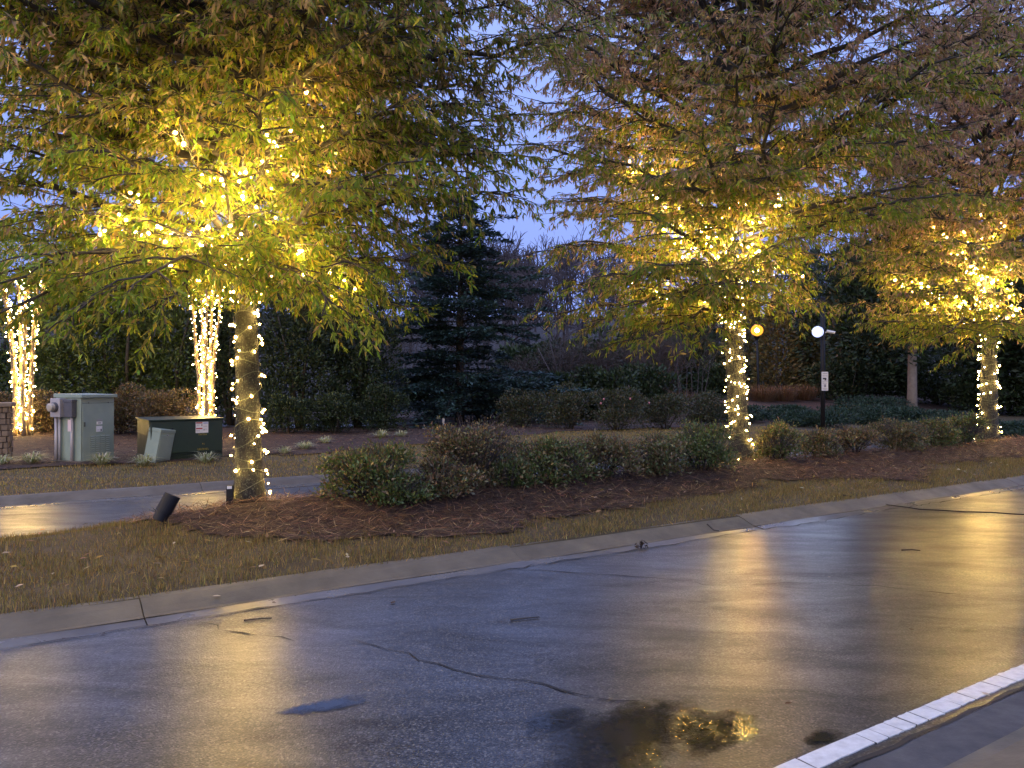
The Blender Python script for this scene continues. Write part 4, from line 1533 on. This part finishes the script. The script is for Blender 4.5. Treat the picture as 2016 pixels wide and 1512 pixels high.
MUH = [(0.15, 0.086, 0.056), (0.12, 0.075, 0.045), (0.18, 0.12, 0.075)]
for i, (px, d, lab) in enumerate([(1500, 36, 'reddish feathery grass at the foot of the orange lamp'), (1540, 37, 'reddish feathery grass right of the orange lamp'), (1580, 38, 'reddish feathery grass before the small cypress'),
                                  (1340, 33, 'reddish feathery grass left of the bare stems'), (1300, 34, 'reddish feathery grass behind the rose bed')]):
    tuft('feather_grass', lab, GD(px, d), 700, 1.3, 2.6, MUH, (3, 3, 2), 320 + i, group='reddish feathery grasses', w=0.012, arch=0.5)

# bare multi-stem shrub and twiggy brown mass


def bare_tree(r, base, H, r0, levels, spread, out, nchild=3, upw=0.45):
    stack = [(np.array(base, float), np.array([0, 0, 1.0]), H * 0.34, r0, 0)]
    while stack:
        p, d, L, rad, lv = stack.pop()
        q = p + d * L * 0.5 + r.normal(0, 0.03 * L, 3)
        e = q + unit(d + r.normal(0, 0.12, 3)) * L * 0.5
        out[0] += [p, q]
        out[1] += [q, e]
        out[2] += [rad, rad * 0.85]
        out[3] += [rad * 0.85, rad * 0.65]
        if lv < levels:
            for k in range(nchild):
                f = r.uniform(0.45, 1.0)
                s = p + (e - p) * f if k else e
                nd_ = unit(d * 0.75 + r.normal(0, spread, 3) + np.array([0, 0, upw * 0.4]))
                stack.append((s, nd_, L * r.uniform(0.62, 0.85), rad * 0.55, lv + 1))


r9 = np.random.default_rng(90)
root = empty('bare_shrub', tuple(GD(1362, 30)), 0, 'bare multi-stem shrub with arching twigs left of the middle oak', 'shrub')
for k in range(7):
    out = [[], [], [], []]
    th = k * 0.9
    dd = unit(np.array([math.cos(th) * 0.45, math.sin(th) * 0.45, 1.0]))
    st = np.array([0.06 * math.cos(th), 0.06 * math.sin(th), -0.05])
    e = st + dd * 1.0
    out[0].append(st); out[1].append(e); out[2].append(0.03); out[3].append(0.022)
    sub = [[], [], [], []]
    bare_tree(r9, (0, 0, 0), 3.0, 0.018, 3, 0.35, sub)
    for a in range(2):
        out[a] += [e + np.array(q) * np.array([1, 1, 0.8]) + dd * q[2] * 0.3 for q in sub[a]]
    out[2] += sub[2]; out[3] += sub[3]
    V, Fc = segs_mesh('', np.array(out[0]), np.array(out[1]), np.array(out[2]), np.array(out[3]))
    link('stem', np_mesh('stem', V, Fc, 4), root, M_BARE)

TW = [(0.06, 0.045, 0.04), (0.05, 0.04, 0.038), (0.075, 0.055, 0.045)]
for i, (px, d, w, h, lab) in enumerate([(1110, 36, 4.2, 4.2, 'purplish twiggy shrub right of the cedar'), (1210, 36, 4.0, 3.4, 'purplish twiggy shrub behind the rose bed'), (1300, 38, 3.6, 3.6, 'purplish twiggy shrub left of the bare stems'), (1020, 40, 3.5, 3.0, 'purplish twiggy shrub behind the cedar'), (780, 40, 5, 5.5, 'purplish twiggy tree left of the cedar')]):
    bush('twiggy_shrub', lab, 'shrub', GD(px, d), w, w * 0.8, h, 9000, 0.22, TW, (3, 3, 2), 350 + i, 30, 'leafless twiggy shrubs behind the rose bed', M_DARK, stems=5, wl=(0.06, 0.12), shell=0.2, stem_mat=M_BARE)

# far bare woodland
out = [[], [], [], []]
r10 = np.random.default_rng(91)
for k in range(66):
    d = r10.uniform(70, 135)
    px = r10.uniform(-100, 2150) if k > 36 else r10.uniform(620, 1200)
    b = GD(px, d)
    bare_tree(r10, b, r10.uniform(13, 17) * (0.85 if d < 90 else 1), 0.20, 5, 0.36, out, 3, 0.5)
A = np.array(out[0]); B = np.array(out[1]); RA = np.maximum(np.array(out[2]), 0.04); RB = np.maximum(np.array(out[3]), 0.03)
V, Fc = segs_mesh('', A, B, RA, RB)
o = link('bare_woodland', np_mesh('bare_woodland', V, Fc, 4), None, M_BARE)
tag(o, 'hazy leafless woodland on the hill behind the cedar', 'woodland', None, 'stuff')
print('woodland segs', len(A))

# ------------------------------------------------------------------ utility boxes
SIDE = math.atan2(NY, NX)


def decal(mb_list, parent, name, mat, c, s):
    return MB().box(c, s).build(name, mat, parent)


# meter cabinet: front is local -Y, seen left side is local -X
gc = G(168, 905)
cab = empty('meter_cabinet', tuple(gc), R(29 + 39), 'tall sage green electrical cabinet with a meter on its left side', 'cabinet')
CW, CD, CH = 0.74, 0.68, 1.28
MB().box((0, 0, CH / 2 - 0.05), (CW, CD, CH + 0.0)).build('body', M_CABG, cab, bevel=0.006)
MB().box((0, -CD / 2 - 0.008, CH / 2 - 0.08), (CW - 0.05, 0.016, CH - 0.16)).build('door', M_CABG, cab, bevel=0.004)
for nm_, c_, s_ in (('door_shadow_gap', (0, -CD / 2 - 0.0015, CH / 2 - 0.08), (CW - 0.036, 0.003, CH - 0.146)),):  # dark sheet behind the door, painted in as its shadow gap
    MB().box(c_, s_).build(nm_, M_CABD, cab)
for z_ in (0.25, 0.62, 1.0):
    MB().tube([(CW / 2 - 0.018, -CD / 2 - 0.012, z_ - 0.04), (CW / 2 - 0.018, -CD / 2 - 0.012, z_ + 0.04)], 0.009, 8).build('hinge', M_CABG, cab)
MB().box((-CW / 2 + 0.06, -CD / 2 - 0.024, 0.72), (0.03, 0.016, 0.09)).build('latch', M_CABD, cab, bevel=0.004)
MB().box((0, 0, -0.02), (CW + 0.16, CD + 0.16, 0.09)).build('concrete_pad', M_CONC, cab, bevel=0.01)
lid = MB()
lid.add([(-CW / 2 - 0.03, -CD / 2 - 0.06, CH - 0.048), (CW / 2 + 0.03, -CD / 2 - 0.06, CH - 0.048), (CW / 2 + 0.03, CD / 2 + 0.03, CH - 0.048), (-CW / 2 - 0.03, CD / 2 + 0.03, CH - 0.048),
         (-CW / 2 - 0.03, -CD / 2 - 0.06, CH + 0.01), (CW / 2 + 0.03, -CD / 2 - 0.06, CH + 0.01), (CW / 2 + 0.03, CD / 2 + 0.03, CH + 0.03), (-CW / 2 - 0.03, CD / 2 + 0.03, CH + 0.03)],
        [(3, 2, 1, 0), (4, 5, 6, 7), (0, 1, 5, 4), (1, 2, 6, 5), (2, 3, 7, 6), (3, 0, 4, 7)])
lid.build('roof', M_CABG, cab, bevel=0.006)
slat_me = None
for cx in range(4):
    for cz in range(9):
        p = (-0.14 + cx * 0.115, -CD / 2 - 0.0185, 0.16 + cz * 0.040)
        if slat_me is None:
            o = MB().add([(-0.042, 0.002, 0.008), (0.042, 0.002, 0.008), (0.042, -0.012, -0.006), (-0.042, -0.012, -0.006), (-0.042, 0.002, -0.010), (0.042, 0.002, -0.010)],
                         [(0, 3, 2, 1), (3, 4, 5, 2), (0, 4, 3), (1, 2, 5)]).build('louvre', M_CABG, cab)
            slat_me = o.data
        else:
            o = link('louvre', slat_me, cab)
        o.location = p
yF = -CD / 2 - 0.019
for nm, mt, cx, cz, sx, sz in (('warning_plate', M_GREYINK, 0.02, 0.79, 0.12, 0.035), ('number_sticker', M_WHITE, 0.02, 0.735, 0.13, 0.055), ('warning_sticker', M_WHITE, 0.015, 0.62, 0.135, 0.11)):
    st = MB().box((cx, yF, cz), (sx, 0.004, sz)).build(nm, mt, cab)
    if nm == 'number_sticker':
        MB().box((cx, yF - 0.003, cz), (0.07, 0.002, 0.022)).build('printed_number', M_GREYINK, st)
    if nm == 'warning_sticker':
        MB().box((cx + 0.04, yF - 0.003, cz - 0.025), (0.022, 0.002, 0.045)).build('printed_symbol', M_INK, st)
        MB().box((cx - 0.02, yF - 0.003, cz - 0.02), (0.05, 0.002, 0.008)).build('printed_line', M_GREYINK, st)
for sx in (-0.22, 0.22):
    MB().tube([(sx, yF + 0.004, CH - 0.15), (sx, yF - 0.004, CH - 0.15)], 0.012, 8).build('bolt', M_CABD, cab)
xL = -CW / 2
mbx = MB().box((xL - 0.075, 0.17, 1.04), (0.15, 0.26, 0.36)).build('meter_box', M_METER, cab, bevel=0.008)
MB().tube([(xL - 0.15, 0.17, 1.05), (xL - 0.20, 0.17, 1.05)], [0.098, 0.094], 20).build('meter_ring', M_METERD, mbx)
MB().tube([(xL - 0.19, 0.17, 1.05), (xL - 0.27, 0.17, 1.05), (xL - 0.285, 0.17, 1.05)], [0.082, 0.078, 0.05], 20).build('meter_dome', M_GLASS, mbx, smooth=False)
dbx = MB().box((xL - 0.055, -0.12, 1.03), (0.11, 0.22, 0.34)).build('switch_box', M_METERD, cab, bevel=0.008)
MB().box((xL - 0.055, -0.12, 1.17), (0.125, 0.235, 0.05)).build('switch_box_hood', M_METERD, dbx, bevel=0.006)
MB().tube([(xL - 0.05, 0.04, 0.92), (xL - 0.05, -0.01, 0.92)], 0.02, 10).build('conduit_nipple', M_METER, cab)
for y0, rr, zt in ((0.26, 0.032, 0.87), (0.17, 0.022, 0.87), (-0.16, 0.03, 0.87)):
    MB().tube([(xL - 0.05, y0, -0.08), (xL - 0.05, y0, zt)], rr, 12).build('conduit', M_METER, cab, smooth=True)
MB().box((xL - 0.083, -0.14, 0.70), (0.004, 0.09, 0.22)).build('conduit_label', M_PINK, cab)

# transformer
gt = G(325, 903)
tr = empty('transformer', tuple(gt + np.array([0.15, 0.35, 0])), R(29 + 10), 'low dark green pad-mounted transformer behind the leaning box', 'transformer')
TWd, TD_, TH = 1.42, 0.95, 0.70
MB().box((0, 0.05, 0.02), (TWd + 0.02, TD_ + 0.05, 0.14)).build('pad', M_TRAN, tr)
MB().box((0, 0, 0.09 + TH / 2), (TWd, TD_, TH)).build('body', M_TRAN, tr, bevel=0.01)
MB().box((0, -TD_ / 2 - 0.03, 0.11 + TH / 2), (TWd - 0.03, 0.06, TH - 0.06)).build('door', M_TRAN, tr, bevel=0.008)
MB().add([(-TWd / 2 - 0.03, -TD_ / 2 - 0.09, 0.09 + TH), (TWd / 2 + 0.03, -TD_ / 2 - 0.09, 0.09 + TH), (TWd / 2 + 0.03, TD_ / 2 + 0.03, 0.09 + TH), (-TWd / 2 - 0.03, TD_ / 2 + 0.03, 0.09 + TH),
          (-TWd / 2 - 0.03, -TD_ / 2 - 0.09, 0.115 + TH), (TWd / 2 + 0.03, -TD_ / 2 - 0.09, 0.115 + TH), (TWd / 2 + 0.03, TD_ / 2 + 0.03, 0.135 + TH), (-TWd / 2 - 0.03, TD_ / 2 + 0.03, 0.135 + TH)],
         [(3, 2, 1, 0), (4, 5, 6, 7), (0, 1, 5, 4), (1, 2, 6, 5), (2, 3, 7, 6), (3, 0, 4, 7)]).build('lid', M_TRAN, tr, bevel=0.006)
yT = -TD_ / 2 - 0.062
pl = MB().box((0.28, yT, 0.635), (0.25, 0.004, 0.225)).build('warning_sticker', M_WHITE, tr)
for z_ in (0.728, 0.612):
    MB().box((0.225, yT - 0.003, z_), (0.125, 0.002, 0.026)).build('red_band', M_RED, pl)
MB().box((0.35, yT - 0.003, 0.72), (0.09, 0.002, 0.04)).build('blue_band', M_BLUE, pl)
for x_, z_, sx, sz in ((0.275, 0.68, 0.022, 0.04), (0.20, 0.69, 0.06, 0.005), (0.20, 0.672, 0.06, 0.005), (0.345, 0.66, 0.08, 0.005), (0.345, 0.645, 0.08, 0.005), (0.32, 0.585, 0.02, 0.03), (0.20, 0.575, 0.07, 0.005), (0.205, 0.56, 0.07, 0.005), (0.36, 0.60, 0.05, 0.005), (0.36, 0.58, 0.05, 0.005)):
    MB().box((x_, yT - 0.003, z_), (sx, 0.002, sz)).build('printed_mark', M_GREYINK, pl)
# faded stencilled marks
for x0, z_, n_, hh in ((0.22, 0.49, 6, 0.035), (0.29, 0.30, 2, 0.03), (0.20, 0.19, 8, 0.045)):
    for k in range(n_):
        o = MB().box((x0 + k * 0.028, yT, z_), (0.006, 0.003, hh)).build('stencil_mark', M_YEL, tr)
        MB().box((x0 + k * 0.028 + 0.009, yT, z_ + random.choice([-1, 0, 1]) * hh * 0.42), (0.012, 0.003, 0.006)).build('stencil_mark', M_YEL, tr)
MB().tube([(-0.3, yT + 0.004, 0.62), (-0.3, yT - 0.02, 0.62)], 0.02, 8).build('lock_bolt', M_BLACK, tr)

# leaning pedestal
gl = G(305, 908)
lb = empty('telecom_pedestal', tuple(gl + np.array([0.0, 0.05, -0.03])), R(29 + 25), 'slim sage green pedestal box leaning to the right', 'utility box', tilt=(0, 0))
lb.rotation_mode = 'ZYX'
lb.rotation_euler = (R(-2), R(10), R(29 + 38))
MB().box((0, 0, 0.31), (0.36, 0.32, 0.66)).build('body', M_CABG, lb, bevel=0.008)
MB().box((0, 0, 0.655), (0.375, 0.335, 0.07)).build('cap', M_CABG, lb, bevel=0.012)
MB().box((0, -0.165, 0.33), (0.31, 0.012, 0.48)).build('door', M_CABG, lb, bevel=0.004)
MB().tube([(0, -0.165, 0.58), (0, -0.18, 0.58)], 0.012, 8).build('lock_bolt', M_METER, lb)

# stone pillar at the left edge
gp = G(-6, 905)
pr = empty('stone_pillar', tuple(gp), R(25), 'brown stacked stone pillar cut off by the left edge', 'pillar')
MB().box((0, 0, 0.5), (0.40, 0.40, 1.1)).build('core', M_MULCH, pr)
for k in range(9):
    z_ = 0.02 + k * 0.115
    for s in range(4):
        xs = -0.22
        while xs < 0.2:
            wd_ = min(random.uniform(0.12, 0.22), 0.22 - xs)
            if wd_ < 0.05:
                break
            cx_ = xs + wd_ / 2
            off = 0.205 + random.uniform(0, 0.02)
            ang = s * math.pi / 2
            c, sn = math.cos(ang), math.sin(ang)
            MB().box((cx_ * c - (-off) * sn, cx_ * sn + (-off) * c, z_ + 0.05), (wd_ - 0.012, 0.05, 0.103), ang).build('stone', M_STONE, pr, bevel=0.006)
            xs += wd_
MB().box((0, 0, 1.09), (0.56, 0.56, 0.08)).build('cap', M_STONE2, pr, bevel=0.012)

# ------------------------------------------------------------------ landscape uplight, outlet box, cable
gs = G(318, 1033)
sp = empty('spotlight', tuple(gs), R(25), 'unlit black cylindrical landscape spotlight tilted on the mulch', 'spotlight')
sp.rotation_euler = (0, 0, 0)
ax = unit(np.array([-0.06, 0.12, 1.0]))
tilt = unit(np.array([0.40, 0.25, 0.90]))
b0 = np.array([-0.025, 0, 0.045])
MB().tube([b0, b0 + tilt * 0.085], [0.066, 0.066], 24).build('lamp_base', M_BLACK, sp)
MB().tube([b0 + tilt * 0.085, b0 + tilt * 0.265], [0.077, 0.077], 24).build('hood', M_BLACK, sp)
MB().tube([(0.03, 0, -0.12), (0.03, 0, 0.05), b0 + tilt * 0.03], 0.013, 8).build('stake', M_BLACK, sp)

go = b1 + np.array([-0.12, -0.17, 0])
ob = empty('outlet_box', tuple(go), R(10), 'small black outlet box against the foot of the nearest oak', 'outlet box')
MB().box((0, 0, 0.11), (0.07, 0.06, 0.24)).build('housing', M_BLACK, ob, bevel=0.006)
MB().box((0.0, -0.032, 0.21), (0.05, 0.006, 0.03)).build('plug', M_WHITE, ob)

cab_px = [(1660, 975), (1700, 982), (1722, 988), (1752, 995), (1785, 999), (1810, 1003), (1850, 1005), (1900, 1008), (1950, 1009), (1990, 1012), (2040, 1015), (2120, 1020)]
cp = []
for px, py in cab_px:
    d = 1.6 * F / (py - 755.5)
    for _ in range(6):
        x = (px - 1008) / F * d
        u, v = uv_of(x, d)
        zz = float(np.interp(v, [5.5, 5.68, 5.75, 5.86, 5.95, 6.2], [0.022, 0.03, 0.06, 0.12, 0.138, 0.15]))
        d = (1.6 - zz) * F / (py - 755.5)
    cp.append(((px - 1008) / F * d, d, zz + 0.006))
cpo = np.array(cp[0])
o = MB().tube([np.array(p) - cpo for p in cp], 0.0075, 8).build('power_cable', M_BLACK, None, smooth=True)
o.location = cpo
tag(o, 'black power cable running from the verge across kerb and road', 'cable')

# ------------------------------------------------------------------ lamps and signs
gl2 = GD(1620, 24.5)
lp = empty('light_pole', tuple(gl2), 0, 'black pole with a cold white floodlight, camera and notice', 'lamp post')
MB().tube([(0, 0, -0.2), (0, 0, 4.3)], 0.07, 14).build('pole', M_BLACK, lp, smooth=True)
MB().tube([(0, 0, 4.3), (0, 0, 4.34)], [0.08, 0.05], 14).build('pole_cap', M_BLACK, lp)
MB().tube([(0, 0, 3.22), (-0.12, -0.08, 3.24)], 0.02, 8).build('bracket', M_BLACK, lp)
fl = MB().tube([(-0.12, -0.05, 3.24), (-0.2, -0.10, 3.23)], [0.09, 0.185], 18).build('floodlight', M_BLACK, lp)
MB().tube([(-0.2, -0.10, 3.23), (-0.235, -0.145, 3.22), (-0.25, -0.165, 3.215)], [0.18, 0.17, 0.09], 18).build('lens', M_CHALO, fl, smooth=True)  # lens shell emits a painted cold halo around the LED core
MB().tube([(-0.19, -0.095, 3.232), (-0.205, -0.11, 3.228), (-0.22, -0.13, 3.224)], [0.04, 0.075, 0.05], 14).build('led_core', M_COLD, fl, smooth=True)
cm = MB().tube([(0.10, -0.06, 3.25), (0.31, -0.20, 3.19)], 0.045, 12).build('security_camera', M_WHITE, lp, smooth=False)
MB().tube([(0.31, -0.20, 3.19), (0.315, -0.205, 3.188)], 0.04, 12).build('camera_lens', M_INK, cm)
MB().tube([(0, 0, 3.2), (0.14, -0.06, 3.22)], 0.02, 8).build('camera_arm', M_WHITE, lp)
sg = MB().box((0.03, -0.085, 1.66), (0.21, 0.006, 0.60)).build('notice', M_WHITE, lp)
yy = -0.0905
for c, s in (((0.03, yy, 1.90), (0.15, 0.003, 0.016)), ((0.03, yy, 1.83), (0.17, 0.003, 0.012)), ((0.03, yy, 1.64), (0.17, 0.003, 0.010)), ((0.03, yy, 1.43), (0.16, 0.003, 0.010)), ((0.03, yy, 1.40), (0.13, 0.003, 0.008)), ((0.03, yy, 1.59), (0.14, 0.003, 0.008))):
    MB().box(c, s).build('printed_line', M_GREYINK, sg)
pc = MB().box((0.02, yy, 1.745), (0.11, 0.003, 0.045))
pc.box((0.045, yy, 1.71), (0.05, 0.0031, 0.05))
pc.build('camera_pictogram', M_INK, sg)
MB().box((0.035, yy, 1.515), (0.06, 0.003, 0.085)).build('printed_symbol', M_GREYINK, sg)

go2 = GD(1494, 37.5)
ol = empty('street_lamp', tuple(go2), 0, 'slim dark post lamp glowing orange behind the middle oak', 'lamp post')
Hh = 1.6 + (755.5 - 650) / F * 37.5 - go2[2]
MB().tube([(0, 0, -0.2), (-0.03, 0, 1.0), (-0.09, 0, Hh - 0.42)], [0.085, 0.06, 0.045], 10).build('post', M_BLACK, ol, smooth=True)
MB().tube([(-0.09, 0, Hh - 0.45), (-0.09, 0, Hh - 0.30)], [0.06, 0.16], 12).build('globe_holder', M_BLACK, ol)
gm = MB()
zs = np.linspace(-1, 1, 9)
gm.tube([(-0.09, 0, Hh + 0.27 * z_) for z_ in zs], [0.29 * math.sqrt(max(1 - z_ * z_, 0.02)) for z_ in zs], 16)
gl_o = gm.build('halo_globe', M_OHALO, ol, smooth=True)  # globe shell emits a painted orange halo around the lamp core
gm = MB()
gm.tube([(-0.09, 0, Hh + 0.10 * z_) for z_ in zs], [0.10 * math.sqrt(max(1 - z_ * z_, 0.02)) for z_ in zs], 12)
gm.build('lamp_core', M_ORANGE, gl_o, smooth=True)
MB().tube([(-0.09, 0, Hh + 0.25), (-0.09, 0, Hh + 0.30), (-0.09, 0, Hh + 0.36)], [0.18, 0.10, 0.02], 12).build('lamp_cap', M_BLACK, ol)

gq = GD(1461, 27)
o = MB().box((0, 0, 0.5), (0.14, 0.10, 1.05)).box((0, 0, 1.06), (0.17, 0.13, 0.05)).build('marker_post', M_METER, None, bevel=0.01)
o.location = tuple(gq)
tag(o, 'short pale grey post just right of the middle oak trunk', 'post')
gq = GD(873, 26.5)
o = MB().tube([(0, 0, -0.05), (0, 0, 0.26), (0, 0, 0.30)], [0.05, 0.05, 0.025], 10).build('marker_post', M_WHITE, None)
o.location = tuple(gq)
tag(o, 'tiny white marker beside the distant road in the gap', 'post')

# ------------------------------------------------------------------ loose things on road and kerb


def surf_z(u, v):
    if v < EDGE:
        return 0.004 * (v - 2)
    return float(np.interp(v, [5.52, 5.67, 5.74, 5.8, 5.87, 5.95, 6.3], [0.016, 0.024, 0.03, 0.08, 0.115, 0.13, 0.15]))


FL = [(770, 1193, 0.05, 'dark curled leaf alone on the blue wet asphalt'), (435, 1193, 0.06, 'pale leaf lying in the gutter at lower left'), (510, 1153, 0.06, 'pale leaf on the kerb edge at left'),
      (685, 1132, 0.05, 'pale leaf at the top of the left kerb joint'), (128, 1262, 0.03, 'tiny dark leaf in the gutter near the left edge'), (202, 1252, 0.03, 'second tiny dark leaf in the left gutter'),
      (1545, 1388, 0.04, 'small dark leaf near the edge line puddle'), (1635, 1083, 0.04, 'small pale leaf on the asphalt below the cable'), (1633, 1138, 0.04, 'small bright leaf glinting on the wet lane'),
      (1795, 1240, 0.05, 'small dark leaf at right on the lane'), (1955, 1495, 0.07, 'dead leaf against the near kerb in the corner'), (1950, 1372, 0.045, 'pale scrap right of the white edge line')]
for i, (px, py, s, lab) in enumerate(FL):
    x, y = road_px(px, py)
    u, v = uv_of(x, y)
    z_ = surf_z(u, v) + 0.006
    n = 6
    vs = []
    a0 = random.uniform(0, 6)
    for j, (t, wv) in enumerate([(0, 0), (0.3, 0.32), (0.65, 0.28), (1, 0), (0.65, -0.28), (0.3, -0.32)]):
        vs.append((s * (t * math.cos(a0) - wv * math.sin(a0)), s * (t * math.sin(a0) + wv * math.cos(a0)), 0.25 * s * abs(wv) + 0.12 * s * t * t))
    dark = 'dark' in lab or 'dead' in lab
    c = (0.05, 0.03, 0.02) if dark else (0.45, 0.38, 0.28)
    me = np_mesh('fallen_leaf', np.array(vs), np.array([[0, 1, 2], [0, 2, 3], [0, 3, 4], [0, 4, 5]]), 3, np.tile(np.array(c), (6, 1)))
    o = link('fallen_leaf', me, None, LEAFCOL)
    o.location = (x, y, z_)
    tag(o, lab, 'leaf', 'fallen leaves on road and kerb')


def stick(pxs, rad, label, lift=0.0):
    p = []
    for px, py in pxs:
        x, y = road_px(px, py)
        u, v = uv_of(x, y)
        p.append(np.array((x, y, surf_z(u, v) + rad + 0.002)))
    o = MB().tube([q - p[0] for q in p], [rad * (1 - 0.4 * i / (len(p) - 1)) for i in range(len(p))], 6).build('twig', M_BARK2, None, smooth=True)
    o.location = tuple(p[0])
    tag(o, label, 'twig', 'twigs on the road')


stick([(1005, 1225), (1030, 1222), (1062, 1219)], 0.006, 'short dark twig on the asphalt below the left kerb')
stick([(1775, 1086), (1795, 1085), (1812, 1087)], 0.007, 'thin dark twig on the lane at right')
stick([(1392, 1048), (1405, 1050), (1416, 1051)], 0.008, 'dark twig lying in the gutter right of the clump')
stick([(480, 1227), (505, 1224), (535, 1222)], 0.006, 'dark twig on the asphalt at lower left')
x, y = road_px(1262, 1081)
r12 = np.random.default_rng(12)
n = 40
pos = r12.normal(0, 1, (n, 3)) * np.array([0.035, 0.02, 0.012]) + np.array([0, 0, 0.025])
me = leaves_mesh('debris_clump', pos, r12.normal(0, 1, (n, 3)), r12.normal(0, 1, (n, 3)), r12.uniform(0.02, 0.06, n), r12.uniform(0.01, 0.025, n), pick(n, [(0.03, 0.02, 0.014), (0.06, 0.035, 0.02)], (2, 1)), 0.2)
o = link('debris_clump', me, None, LEAFCOL)
o.location = (x, y, 0.016)
tag(o, 'dark clump of wet leaves at the kerb joint in mid picture', 'leaf clump')
